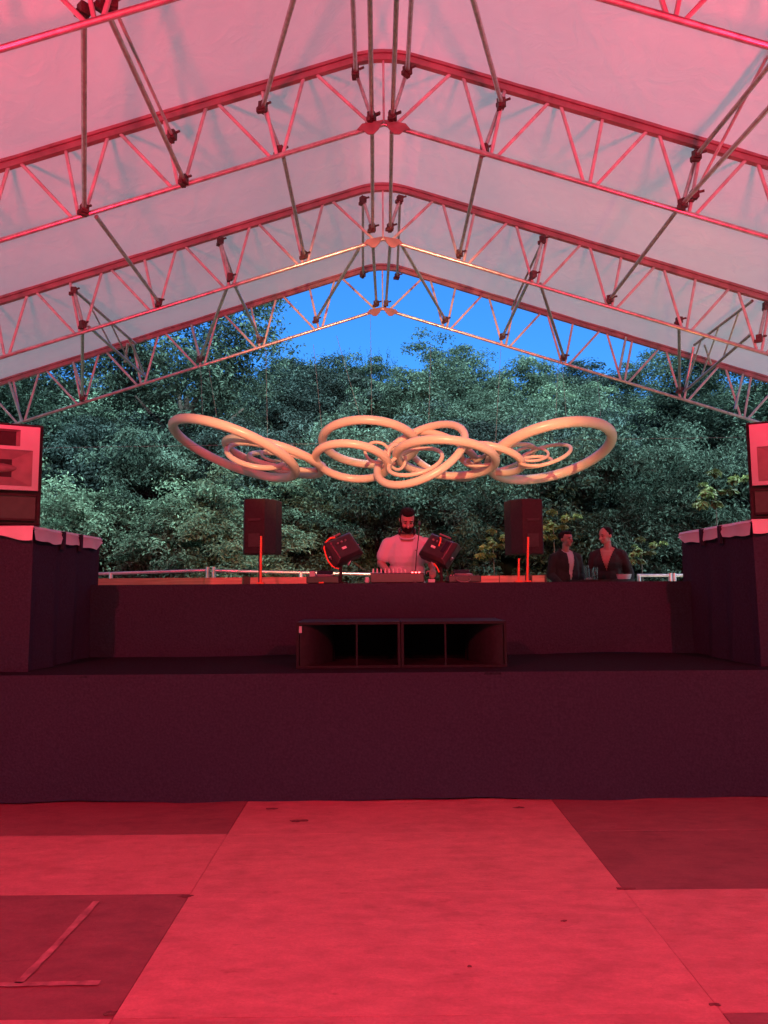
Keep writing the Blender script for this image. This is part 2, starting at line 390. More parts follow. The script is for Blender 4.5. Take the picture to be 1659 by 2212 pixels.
# ------------------------------------------------------------------ tent
RX = 0.07; ZA = 8.2; SL = 0.318; DEP = 0.92
TY = [5.85, 8.46, 11.45, 14.47]
HALF = 8.6
def zr(x):                       # roof line (upper chord axis) with a rounded ridge
    a = abs(x - RX); k = 0.42
    return ZA - SL * (a if a > k else (a * a / (2 * k) + k / 2)) - 0.0
tent = thing('stage_tent', 'large white gabled stage tent on red steel trusses, lit pink from below', 'tent')
def chord_bar(y, dz, w, h, x0=-HALF, x1=HALF, n=40):
    xs = sorted(set([round(x0 + (x1 - x0) * k / n, 4) for k in range(n + 1)] + [round(RX + v, 4) for v in (-.42, -.3, -.2, -.1, 0, .1, .2, .3, .42)]))
    b = MB(); vs = []
    for x in xs:
        z = zr(x) + dz
        vs += [(x, y - w / 2, z - h / 2), (x, y + w / 2, z - h / 2), (x, y + w / 2, z + h / 2), (x, y - w / 2, z + h / 2)]
    fs = []
    for k in range(len(xs) - 1):
        for i in range(4): fs.append((4 * k + i, 4 * (k + 1) + i, 4 * (k + 1) + (i + 1) % 4, 4 * k + (i + 1) % 4))
    fs += [(0, 1, 2, 3), (4 * len(xs) - 1, 4 * len(xs) - 2, 4 * len(xs) - 3, 4 * len(xs) - 4)]
    return b.add(vs, fs)
def zl(x): return ZA - SL * abs(x - RX) - DEP
NODES = [1.27 + 1.18 * k for k in range(6)]
for ti, y in enumerate(TY):
    tr = chord_bar(y, 0, .07, .075).build('truss', M['chord'], tent, smooth=False)
    rail = chord_bar(y, .062, .105, .04).build('keder_rail', M['chord'], tr, smooth=False)
    lc = MB()
    for s in (-1, 1): lc.tube((RX, y, zl(RX)), (RX + s * HALF, y, zl(RX + s * HALF)), .030, 12)
    lc.build('lower_chord', M['lower'], tr)
    def web(xa, za, xb_, zb, r=.023):
        MB().tube((xa, y, za), (xb_, y, zb), r, 8).build('web_tube', M['web'], tr)
    web(RX, zl(RX), RX, zr(RX), .014)
    for s in (-1, 1):
        X = lambda v: RX + s * v
        web(X(.12), zl(X(.12)), X(.83), zr(X(.83)))
        for nd in NODES:
            web(X(nd - .05), zl(X(nd - .05)), X(nd - .30), zr(X(nd - .30)))
            web(X(nd + .02), zl(X(nd + .02)), X(nd + .21), zr(X(nd + .21)))
            web(X(nd + .09), zl(X(nd + .09)), X(nd + .75), zr(X(nd + .75)))
        # gusset plates at the ridge
        gp = MB(); cx = X(.16); cz = zl(cx)
        poly = [(cx - s * .155, zl(cx - s * .155) + .02), (cx - s * .1, cz - .045), (cx - s * .035, cz - .115), (cx + s * .03, cz - .115), (cx + s * .085, cz - .07), (cx + s * .16, zl(cx + s * .16)), (cx + s * .1, cz + .02)]
        gp.add([(px, y - .055, pz) for px, pz in poly] + [(px, y - .04, pz) for px, pz in poly],
               [tuple(range(6, -1, -1)), tuple(range(7, 14))] + [(i, (i + 1) % 7, 7 + (i + 1) % 7, 7 + i) for i in range(7)])
        gp.build('gusset_plate', M['chord'], tr, smooth=False)
        # legs, outside the picture
        lg = MB(); lg.tube((X(HALF), y, 0), (X(HALF), y, zr(X(HALF))), .07, 10); lg.tube((X(HALF - .8), y, 0), (X(HALF), y, zl(X(HALF))), .03, 8); lg.build('leg', M['web'], tr)

# roof membrane, one sheet per bay
def sheet(y0, y1, n=14, sag=.05):
    xs = sorted(set(list(np.round(np.linspace(-HALF, HALF, 61), 4)) + [RX + v for v in (-.42, -.3, -.2, -.1, 0, .1, .2, .3, .42)]))
    vs = []; fs = []
    for j in range(n + 1):
        t = j / n; y = y0 + (y1 - y0) * t
        for x in xs:
            a = abs(x - RX)
            z = zr(x) + .085 - sag * 4 * t * (1 - t) * (0.4 + .6 * min(1, a / 4))
            z += .008 * math.sin(x * 5.3 + y * 2.1) * math.sin(y * 3.7 - x)
            vs.append((x, y, z))
    m = len(xs)
    for j in range(n):
        for i in range(m - 1): fs.append((j * m + i, j * m + i + 1, (j + 1) * m + i + 1, (j + 1) * m + i))
    return MB().add(vs, fs)
for y0, y1 in ((-7.5, -.54), (-.54, 2.46), (2.47, 5.845), (5.855, 8.455), (8.465, 11.445), (11.455, 14.56)):
    sheet(y0, y1).build('roof_sheet', M['membrane'] if y0 > 5 else M['light_block'], tent)  # near sheets made dark to cut the fill light on the floor

# unseen dark walls added to keep outside light off the dance floor
for s_ in (-1, 1):
    w_ = MB(); x_ = RX + s_ * (HALF - .02); zt_ = zr(x_) + .05
    w_.add([(x_, -7.5, 0), (x_, 5.8, 0), (x_, 5.8, zt_), (x_, -7.5, zt_)], [(0, 1, 2, 3)]); w_.build('side_light_block', M['light_block'], tent, smooth=False)
w_ = MB(); zt_ = zr(HALF)
w_.add([(-HALF, -7.45, 3.4), (HALF, -7.45, 3.4), (HALF, -7.45, zt_), (RX, -7.45, ZA), (-HALF, -7.45, zt_)], [(0, 1, 2, 3, 4)]); w_.build('rear_light_block', M['light_block'], tent, smooth=False)

# bracing tubes between trusses, with couplers at their ends
def coupler(o, p, s=1.0):
    c = MB(); rz = Matrix.Rotation(random.uniform(0, 3), 3, 'Z')
    c.box(p, (.085 * s, .085 * s, .1 * s), rz); c.tube(Vector(p) + Vector((.05, -.02, .02)) * s, Vector(p) + Vector((.1, -.05, .02)) * s, .016 * s, 6)
    c.box(Vector(p) + Vector((-.02, .0, -.05)) * s, (.11 * s, .05 * s, .05 * s), rz)
    c.build('coupler', M['coupler'], o, smooth=False)
def brace(a, b, r=.027, ca=True, cb=True, ya=0, yb=0, m='galv'):
    pa = P(a[0], a[1], TY[a[2]] + (a[3] if len(a) > 3 else 0)); pb = P(b[0], b[1], TY[b[2]] + (b[3] if len(b) > 3 else 0))
    o = MB().tube(pa, pb, r, 10).build('brace_tube', M[m], tent)
    if ca: coupler(o, pa)
    if cb: coupler(o, pb)
    return pa, pb
E = .06
# front bay (truss 0 -> 1); the near ends lie above the picture
brace((181, 22, 0, E), (182, 452, 1, -E)); brace((222, 6, 0, E), (397, 388, 1, -E)); brace((243, 8, 0, E), (372, 292, 1, -E), .018, m='web')
brace((655, -75, 0, E), (568, 230, 1, -E)); brace((1005, -62, 0, E), (1083, 222, 1, -E))
brace((568, 230, 1, E), (605, 326, 1, E), .026); brace((1083, 222, 1, E), (1047, 322, 1, E), .026)
brace((797, -130, 0, E), (803, 252, 1, -E)); brace((861, -130, 0, E), (848, 250, 1, -E))
brace((760, -60, 0, 0.4), (768, 155, 1, -E)); brace((892, -60, 0, .4), (880, 152, 1, -E))
brace((768, 155, 1, E), (803, 255, 1, E), .024, False); brace((880, 152, 1, E), (848, 252, 1, E), .024, False)
brace((1720, 70, 0, .5), (1505, 335, 1, -E)); brace((1740, 145, 0, .5), (1475, 440, 1, -E)); brace((1690, 60, 0, .9), (1500, 420, 1, -E), .018, m='web')
brace((1505, 335, 1, E), (1475, 440, 1, E), .026)
# middle bay (1 -> 2)
brace((208, 468, 1, E), (343, 652, 2, -E), ca=False); brace((612, 338, 1, E), (657, 550, 2, -E), ca=False); brace((1040, 338, 1, E), (993, 547, 2, -E), ca=False)
brace((1462, 455, 1, E), (1318, 645, 2, -E), ca=False); brace((804, 285, 1, E), (805, 492, 2, -E), ca=False); brace((846, 285, 1, E), (843, 490, 2, -E), ca=False)
for a in ((476, 520, 497, 598), (160, 628, 179, 700), (1172, 517, 1152, 593), (784, 432, 804, 492), (864, 430, 844, 490), (1655, 660, 1640, 730)):
    brace((a[0], a[1], 2, -.05), (a[2], a[3], 2, -.05), .027)
# back bay (2 -> 3)
brace((505, 612, 2, E), (562, 733, 3, -E), ca=False); brace((494, 612, 2, E), (432, 775, 3, -E), ca=False); brace((476, 522, 2, E), (512, 620, 3, -1.9), .02, False, False)
brace((178, 706, 2, E), (178, 858, 3, -E), ca=False); brace((775, 538, 2, E), (683, 690, 3, -E), ca=False); brace((868, 530, 2, E), (962, 690, 3, -E), ca=False)
brace((1143, 605, 2, E), (1086, 726, 3, -E), ca=False); brace((1167, 613, 2, E), (1218, 771, 3, -E), ca=False); brace((1172, 520, 2, E), (1105, 668, 3, -1.), .02, False, False)
brace((1467, 692, 2, E), (1468, 842, 3, -E)); brace((784, 436, 2, E), (784, 592, 3, -E), .024, False); brace((864, 434, 2, E), (858, 596, 3, -E), .024, False)
brace((805, 520, 2, E), (813, 655, 3, -E), ca=False); brace((843, 520, 2, E), (834, 655, 3, -E), ca=False)
# lattice purlins at the sides of the back bay
def lattice(a, b, c, d, n):
    pa, pb = brace(a, b, .026, False, False); pc, pd = brace(c, d, .026, False, False)
    for k in range(n):
        t = (k + .6) / n
        o = MB().tube(pa.lerp(pb, t), pc.lerp(pd, min(1, t + .5 / n)), .016, 8).build('brace_tube', M['galv'], tent)
lattice((162, 628, 2, E), (292, 742, 3, -.9), (192, 706, 2, E), (312, 812, 3, -E), 3)
brace((276, 742, 3, -.7), (270, 782, 3, -.5), .024, False, False); brace((286, 745, 3, -.9), (312, 812, 3, -E), .024, False, False)
lattice((1625, 650, 2, E), (1500, 745, 3, -.9), (1622, 722, 2, E), (1478, 846, 3, -E), 3)
brace((1500, 742, 3, -.4), (1480, 842, 3, -E), .026, False, False); brace((1522, 745, 3, -.7), (1536, 786, 3, -.5), .02, False, False)
# shiny replacement tubes standing in the last truss
for a in ((413, 702, 434, 780), (158, 782, 184, 858), (20, 825, 48, 912), (1352, 728, 1338, 800), (1605, 808, 1588, 884)):
    brace((a[0], a[1], 3, -.05), (a[2], a[3], 3, -.05), .026, False, False)

# ------------------------------------------------------------------ stage: deck, skirts
SK = 5.93
def cloth(x0, x1, z0, z1, y, amp, seed, nxs=150, nz=14, lean=0.0):
    r = random.Random(seed); ph = [r.uniform(0, 6) for _ in range(6)]; vs = []; fs = []
    for j in range(nz + 1):
        t = j / nz; z = z1 + (z0 - z1) * t
        for i in range(nxs + 1):
            x = x0 + (x1 - x0) * i / nxs
            w = math.sin(x * 4.1 + ph[0] + .6 * math.sin(x * 1.3 + ph[1])) * .5 + math.sin(x * 9.7 + ph[2] + t) * .3 + math.sin(x * 1.7 + ph[3] + 2 * t) * .5
            w += .35 * math.sin(6 * t + x * 2.3 + ph[4])
            vs.append((x, y - lean * t - amp * (.25 + .75 * t) * w, z + (.012 * math.sin(x * 2.1 + ph[5]) if j == nz else 0)))
    m = nxs + 1
    for j in range(nz):
        for i in range(nxs): fs.append((j * m + i, (j + 1) * m + i, (j + 1) * m + i + 1, j * m + i + 1))
    return MB().add(vs, fs)
deck = MB(); deck.box((0, 6.92, .5), (11.4, 1.82, 1.0)); deck.build('front_stage', M['black_cloth'], smooth=False, kind='structure', label='raised front deck of the stage covered in black cloth')
deck = MB(); deck.box((0, 10.4, .36), (11.4, 5.1, .72)); deck.build('back_stage', M['wood'], smooth=False, kind='structure', label='lower stage deck behind the booth')
t = thing('stage_skirt', 'long black cloth skirt hanging down the front of the stage to the red floor', 'skirt')
cloth(-5.7, 5.7, .055, 1.025, SK, .03, 3, 260).build('cloth', M['black_cloth'], t)
e = MB(); e.box((0, 6.885, 1.012), (11.4, 1.89, .018)); e.build('top_fold', M['deck_cloth'], t, smooth=False)
# booth table
t = thing('booth_table', 'long table closed off by a black cloth, carrying the disc jockey gear', 'table')
zt = P(830, 1259, 7.5).z
b = MB(); b.box((.25, 7.83, zt - .02), (6.3, .7, .035)); b.build('table_top', M['cabinet'], t, smooth=False)
cloth(-2.92, 3.35, 1.02, zt - .003, 7.47, .03, 9, 180).build('cloth', M['black_cloth'], t)
for x in (-2.7, -.9, .9, 2.9):
    for y in (7.6, 8.1): MB().box((x, y, (zt - .04 + (1.0 if y < 7.83 else .72)) / 2), (.05, .05, zt - .04 - (1.0 if y < 7.83 else .72)), None).build('leg', M['black_metal'], t, smooth=False)

# ------------------------------------------------------------------ subwoofers in front of the booth
def subwoofer(x0, x1, flare, label):
    z0 = 1.022; z1 = P(830, 1343, 6.3).z; y0 = 6.3; y1 = 6.92; w = x1 - x0; th = .022
    t = thing('subwoofer', label, 'speaker', ((x0 + x1) / 2, y0, z0), group='subwoofers under the booth'); h = z1 - z0
    c = MB(); c.box((0, .31, h - th / 2), (w, .62, th)); c.box((0, .31, th / 2), (w, .62, th))
    for s in (-1, 1): c.box((s * (w / 2 - th / 2), .31, h / 2), (th, .62, h - 2 * th))
    c.build('cabinet', M['sub'], t, smooth=False)
    MB().box((0, .6, h / 2), (w - 2 * th, .02, h - 2 * th)).build('back_panel', M['sub_inside'], t, smooth=False)
    MB().box((-flare * w * .08, .02, h / 2), (.014, .03, h - 2 * th)).build('brace_bar', M['sub'], t, smooth=False)
    # curved flare panel on the outer side
    pts = []
    for k in range(13):
        a = k / 12; pts.append((flare * (w / 2 - th - .005 - .30 * w * math.sin(a * math.pi / 2)), .015 + .50 * (1 - math.cos(a * math.pi / 2))))
    f = MB(); vs = [(px, py, th) for px, py in pts] + [(px, py, h - th) for px, py in pts]
    f.add(vs, [(k, k + 1, 13 + k + 1, 13 + k) for k in range(12)]); f.build('flare_panel', M['sub'], t)
    if flare < 0:
        MB().box((-w / 2 + .035, -.006, h - .06), (.024, .01, .055)).build('badge', M['horn'], t, smooth=False)
xa = P(640, 1400, 6.3).x; xm = P(866, 1400, 6.3).x; xc = P(1095, 1400, 6.3).x
subwoofer(xa, xm - .003, -1, 'low black horn subwoofer under the booth, the left of two, with a small badge')
subwoofer(xm + .003, xc, 1, 'low black horn subwoofer under the booth, the right of two')

# ------------------------------------------------------------------ draped side stacks with tarps, loudspeakers
def stack(side, xin, zt, label, tl):
    t = thing('draped_stack', label, 'speaker stack', (0, 0, 0)); y0, y1 = 6.2, 7.68; xo = side * 4.7
    zb = 1.022; s = side
    # soft-cornered black cover with hanging folds
    n = 150; r = random.Random(5 + side); vs = []; fs = []; per = []
    x0, x1 = min(xin, xo), max(xin, xo)
    L = [(x0, y0), (x1, y0), (x1, y1), (x0, y1)]
    for k in range(4):
        a = Vector(L[k]); c = Vector(L[(k + 1) % 4]); m = 40
        for i in range(m): per.append((a.lerp(c, i / m), Vector(((c - a).y, -(c - a).x)).normalized()))
    rows = 12; N = len(per)
    for j in range(rows + 1):
        f = j / rows; z = zt + (zb - zt) * f
        for i, (p, nn) in enumerate(per):
            w = .5 * math.sin(i * .55 + side) + .4 * math.sin(i * .21 + 3 * f) + .2 * math.sin(i * 1.1 + 2 * f)
            q = p + nn * .028 * w * (.1 + .9 * f); vs.append((q.x, q.y, z))
    for j in range(rows):
        for i in range(N): fs.append((j * N + i, (j + 1) * N + i, (j + 1) * N + (i + 1) % N, j * N + (i + 1) % N))
    vs.append(((x0 + x1) / 2, (y0 + y1) / 2, zt + .004)); c0 = len(vs) - 1
    fs += [(c0, i, (i + 1) % N) for i in range(N)]
    MB().add(vs, fs).build('cover', M['black_cloth'], t)
    # stiff pale tarp folded over the top edge
    tp = thing('tarp', tl, 'tarp', (0, 0, 0))
    m = 60; vs = []; fs = []; q = random.Random(2 - side)
    X = xin
    for i in range(m + 1):
        f = i / m; y = y0 - .03 + (y1 - y0 + .05) * f
        hang = .095 + .007 * math.sin(f * 11 + side) + .005 * math.sin(f * 31)
        if abs(f - .36) < .02 or abs(f - .62) < .016: hang = .04
        if f > .85: hang *= (1 - (f - .85) / .2)
        out = .02 + .012 * math.sin(f * 17)
        vs += [(X + s * .75, y, zt + .03), (X + s * .12, y, zt + .036), (X - s * out * .4, y, zt + .028), (X - s * (out + .012), y, zt + .004), (X - s * (out + .006), y, zt - .012), (X - s * (out + .02), y, zt - hang)]
    for i in range(m):
        for k in range(5): fs.append((i * 6 + k, (i + 1) * 6 + k, (i + 1) * 6 + k + 1, i * 6 + k + 1))
    MB().add(vs, fs).build('sheet', M['tarp'], tp)
    vs = []; fs = []
    for i in range(31):
        f = i / 30; x = X + s * .76 * f - s * .02; hang = .07 + .025 * math.sin(f * 9 + 1)
        vs += [(x, y0 + .12, zt + .04), (x, y0 - .03, zt + .03), (x, y0 - .045, zt - .005), (x, y0 - .05 - .01 * math.sin(f * 20), zt - hang)]
    for i in range(30):
        for k in range(3): fs.append((i * 4 + k, (i + 1) * 4 + k, (i + 1) * 4 + k + 1, i * 4 + k + 1))
    MB().add(vs, fs).build('front_flap', M['tarp'], tp)
    for y in (y0 + .53, y0 + .92): MB().box((X - s * .03, y, zt - .06), (.03, .045, .16)).build('strap', M['black_cloth'], tp, smooth=False)
XL = P(65, 1300, 6.2).x; XRt = P(1478, 1300, 7.68).x
ZTL = P(64, 1144, 6.2).z; ZTR = P(1480, 1156, 7.68).z
stack(-1, XL, ZTL, 'tall stack of boxes under a black cover at the left end of the stage', 'pale grey tarp folded over the top of the left black stack')
stack(1, XRt, ZTR, 'tall stack of boxes under a black cover at the right end of the stage', 'pale grey tarp folded over the top of the right black stack')

def horn_face(t, w, h, x0, x1, z0, z1, dep, y):
    """recessed horn mouth: sloping sides and a dark back"""
    ix, iz = (x1 - x0) * .22, (z1 - z0) * .3
    a = [(x0, y, z0), (x1, y, z0), (x1, y, z1), (x0, y, z1)]; b = [(x0 + ix, y + dep, z0 + iz), (x1 - ix, y + dep, z0 + iz), (x1 - ix, y + dep, z1 - iz), (x0 + ix, y + dep, z1 - iz)]
    MB().add(a + b, [(i, (i + 1) % 4, 4 + (i + 1) % 4, 4 + i) for i in range(4)] + [(4, 5, 6, 7)]).build('horn', M['horn_dark'], t, smooth=False)
def loudspeaker(side, label):
    y = 6.28
    if side < 0:
        inner = P(90, 1030, y); top = P(86, 917, y).z; bot = ZTL + .045
    else:
        inner = P(1617, 1030, y); top = P(1620, 911, y).z; bot = ZTR + .045
    w = 1.0; h = top - bot; ang = math.atan2(inner.x, y)
    t = thing('loudspeaker', label, 'speaker', (inner.x, inner.y, bot), -ang, group='main loudspeakers either side of the stage')
    s = side; X = lambda v: s * v        # local x runs outward from the inner edge
    xs = lambda a, b: (min(X(a), X(b)), max(X(a), X(b)))
    c = MB(); c.box((X(w / 2), .35, h / 2), (w, .6, h)); o = c.build('cabinet', M['cabinet'], t, smooth=False); bevel(o, .012)
    fz0 = h * .335; fz1 = h - .03                           # pale flare frame on the upper part
    xi, xo = .025, w - .025
    sx0, sx1 = .175, w - .175; sz0, sz1 = h * .765, h * .93
    lx0, lx1 = .075, w - .075; lz0, lz1 = h * .375, h * .73
    fr = MB(); yf = .0; d = .05
    def bar(a0, a1, b0, b1): lo, hi = xs(a0, a1); fr.box(((lo + hi) / 2, yf + d / 2, (b0 + b1) / 2), (hi - lo, d, b1 - b0))
    bar(xi, xo, sz1, fz1); bar(xi, xo, lz1, sz0); bar(xi, xo, fz0, lz0)
    bar(xi, lx0, lz0, lz1); bar(lx1, xo, lz0, lz1); bar(xi, sx0, sz0, sz1); bar(sx1, xo, sz0, sz1)
    o = fr.build('flare_frame', M['horn'], t, smooth=False)
    lo, hi = xs(sx0, sx1); horn_face(t, w, h, lo, hi, sz0, sz1, .16, yf + .012)
    lo, hi = xs(lx0, lx1); horn_face(t, w, h, lo, hi, lz0, lz1, .045, yf + .012)
    MB().ellipsoid((X(w / 2), yf + .055, (lz0 + lz1) / 2), (.33, .05, .05)).build('phase_plug', M['horn_dark'], t)
    lo, hi = xs(.04, w - .04); g = MB(); g.box(((lo + hi) / 2, .04, h * .17), (hi - lo, .02, h * .26)); g.build('grille', M['black_metal'], t, smooth=False)
    for z in (h * .05, h * .29): MB().box(((lo + hi) / 2, .03, z), (hi - lo, .03, .018)).build('grille_bar', M['cabinet'], t, smooth=False)
loudspeaker(-1, 'large loudspeaker with pale horn flare on top of the left black stack')
loudspeaker(1, 'large loudspeaker with pale horn flare on top of the right black stack')

# ------------------------------------------------------------------ hanging ring sculpture
SY = 13.0
sc = thing('ring_sculpture', 'hanging sculpture of interlocking cream tube rings above the stage', 'sculpture', (0, 0, 0))
def ring(cx, cy, a, b, phi, tpx, sgn, y):
    """a circle of tube: a, b half axes and phi tilt as it presents itself, sgn which rim is nearer"""
    c = P(cx, cy, y); dist = (c - Vector((0, 0, CAM_Z))).length
    v = (Vector((0, 0, CAM_Z)) - c).normalized(); r = v.cross(Vector((0, 0, 1))).normalized() * -1; u = v.cross(r)
    if u.z < 0: u = -u
    f = R(phi); mj = r * math.cos(f) - u * math.sin(f); pp = r * math.sin(f) + u * math.cos(f)
    a -= tpx / 2; b -= tpx / 2
    ct = max(.06, b / a); st = math.sqrt(1 - ct * ct)
    nrm = (v * ct + pp * st * sgn).normalized(); mj = (mj - nrm * mj.dot(nrm)).normalized(); bi = nrm.cross(mj)
    rot = Matrix((mj, bi, nrm)).transposed()
    k = dist / FPX * .995
    MB().torus(c, a * k, tpx * k / 2, rot).build('ring', M['ring'], sc)
    return c, a * k
for q in (
    (507, 972, 146, 47, 21, 20, -1, 13.0), (592, 988, 115, 34, 16, 18, -1, 13.4), (553, 983, 68, 30, 10, 12, 1, 13.2), (592, 984, 30, 14, 8, 6, 1, 13.3),
    (620, 996, 86, 20, 8, 11, 1, 13.8), (798, 958, 111, 57, 4, 19, -1, 13.7), (760, 998, 88, 46, 8, 18, -1, 12.9), 
    (908, 980, 112, 58, -27, 17, 1, 12.8), (963, 991, 116, 48, 5, 19, -1, 12.9), (897, 997, 64, 30, -14, 9, 1, 12.6), (955, 985, 92, 46, 26, 15, -1, 14.0),
    (1060, 992, 76, 35, 14, 16, -1, 13.2), (1040, 996, 40, 13, -4, 7, 1, 13.3), (1188, 978, 140, 63, -13, 22, -1, 13.3), (1176, 984, 60, 22, -14, 8, 1, 13.1),
    (1148, 981, 38, 17, 2, 6, 1, 13.2), (1156, 996, 38, 13, 0, 7, 1, 13.0), (815, 977, 30, 25, 12, 7, 1, 13.1), (857, 988, 30, 22, 80, 7, 1, 13.0),
    (1090, 990, 70, 26, -16, 9, -1, 13.7)):
    ring(*q)
for a, b in (((433, 790), (438, 905)), ((449, 784), (470, 912)), ((574, 745), (578, 950)), ((677, 745), (697, 945)), ((727, 725), (778, 902)), ((931, 745), (926, 914)),
             ((1082, 752), (1070, 960)), ((1214, 775), (1224, 912)), ((1206, 775), (1200, 912)), ((1290, 810), (1300, 925)), ((800, 668), (803, 902))):
    MB().tube(P(a[0], a[1], 14.3), P(b[0], b[1], 13.3), .0035, 6).build('suspension_wire', M['wire'], sc)
MB().tube(P(60, 968, 13.2), P(1640, 944, 13.2), .003, 6).build('guy_wire', M['wire'], smooth=True, label='thin steel wire stretched level across behind the ring sculpture', category='wire')

# ------------------------------------------------------------------ railings behind the stage
def rail(pts, posts, label, y, zb=.72, r=.026):
    t = thing('handrail', label, 'railing', (0, 0, 0), group='steel handrails at the back of the stage')
    for a, b in zip(pts[:-1], pts[1:]): MB().tube(P(*a, y), P(*b, y), r, 10).build('top_rail', M['steel'], t)
    z2 = P(*pts[0], y).z - .5
    a, b = P(*pts[0], y), P(*pts[-1], y); MB().tube((a.x, y, z2), (b.x, y, z2), .018, 8).build('middle_rail', M['steel'], t)
    for px, py in posts:
        q = P(px, py, y); MB().tube((q.x, y, zb), (q.x, y, q.z), .034, 10).build('post', M['steel'], t)
rail([(205, 1240), (449, 1232)], [(240, 1238), (449, 1225)], 'steel handrail on the left, running to a post pair in front of the bushes', 12.2)
rail([(462, 1233), (830, 1241)], [(462, 1225), (650, 1236), (828, 1240)], 'steel handrail behind the left monitor and the booth', 12.2)
rail([(1376, 1243), (1447, 1243)], [(1380, 1244), (1447, 1238)], 'short steel handrail beside the guest in the black coat', 12.2)
rail([(1456, 1243), (1500, 1242)], [(1456, 1238), (1500, 1242)], 'steel handrail end at the right black stack', 12.2)
t = thing('wooden_rail', 'low pine board rail behind the booth on the left', 'railing', (0, 0, 0))
ya = 9.75; zt0 = P(440, 1248, ya).z
for a, b in ((205, 441), (442, 524), (541, 671)):
    xa_, xb_ = P(a, 1250, ya).x, P(b, 1250, ya).x; o = MB().box(((xa_ + xb_) / 2, ya, zt0 - .07), (xb_ - xa_ - .006, .04, .14)).build('plank', M['wood'], t, smooth=False)
for a in (300, 532, 672): q = P(a, 1246, ya); MB().box((q.x, ya + .05, (zt0 + .72) / 2), (.09, .05, zt0 - .72 + .02)).build('post', M['black_metal'], t, smooth=False)
t = thing('wooden_rail', 'low pine board rail behind the booth on the right', 'railing', (0, 0, 0))
for a, b in ((995, 1078), (1079, 1134), (1149, 1176)):
    xa_, xb_ = P(a, 1250, ya).x, P(b, 1250, ya).x; MB().box(((xa_ + xb_) / 2, ya, zt0 - .07), (xb_ - xa_ - .006, .04, .14)).build('plank', M['wood'], t, smooth=False)
for a in (1000, 1142, 1174): q = P(a, 1246, ya); MB().box((q.x, ya + .05, (zt0 + .72) / 2), (.09, .05, zt0 - .72 + .02)).build('post', M['black_metal'], t, smooth=False)

# ------------------------------------------------------------------ monitors on stands
def monitor(px, side, label):
    y = 9.2; z0 = P(px, 1198, y).z; z1 = P(px, 1081, y).z; h = z1 - z0; c = P(px, 1140, y)
    t = thing('stage_monitor', label, 'speaker', (c.x, y, .72), R(side * 12), group='monitors beside the booth'); b = z0 - .72
    poly = [(-.13, -.2), (.13, -.2), (.215, -.02), (.215, .2), (-.215, .2), (-.215, -.02)]
    o = MB().prism(poly, b, b + h).build('cabinet', M['cabinet'], t, smooth=False); bevel(o, .012)
    MB().box((0, -.206, b + h * .62), (.16, .02, .03)).build('handle', M['black_metal'], t, smooth=False)
    MB().box((0, -.203, b + h * .25), (.14, .012, .16)).build('connector_plate', M['black_metal'], t, smooth=False)
    MB().box((0, .205, b + h * .5), (.4, .016, h - .05)).build('grille', M['black_metal'], t, smooth=False)
    MB().tube((0, 0, .35), (0, 0, b), .018, 10).build('pole', M['black_metal'], t)
    for k in range(3):
        a = k * 2.094 + .4; MB().tube((0, 0, .6), (.4 * math.cos(a), .4 * math.sin(a), .015), .013, 8).build('leg', M['black_metal'], t)
monitor(562, -1, 'black monitor loudspeaker on a stand left of the booth, red lit')
monitor(1137, 1, 'black monitor loudspeaker on a stand between the booth and the two guests')

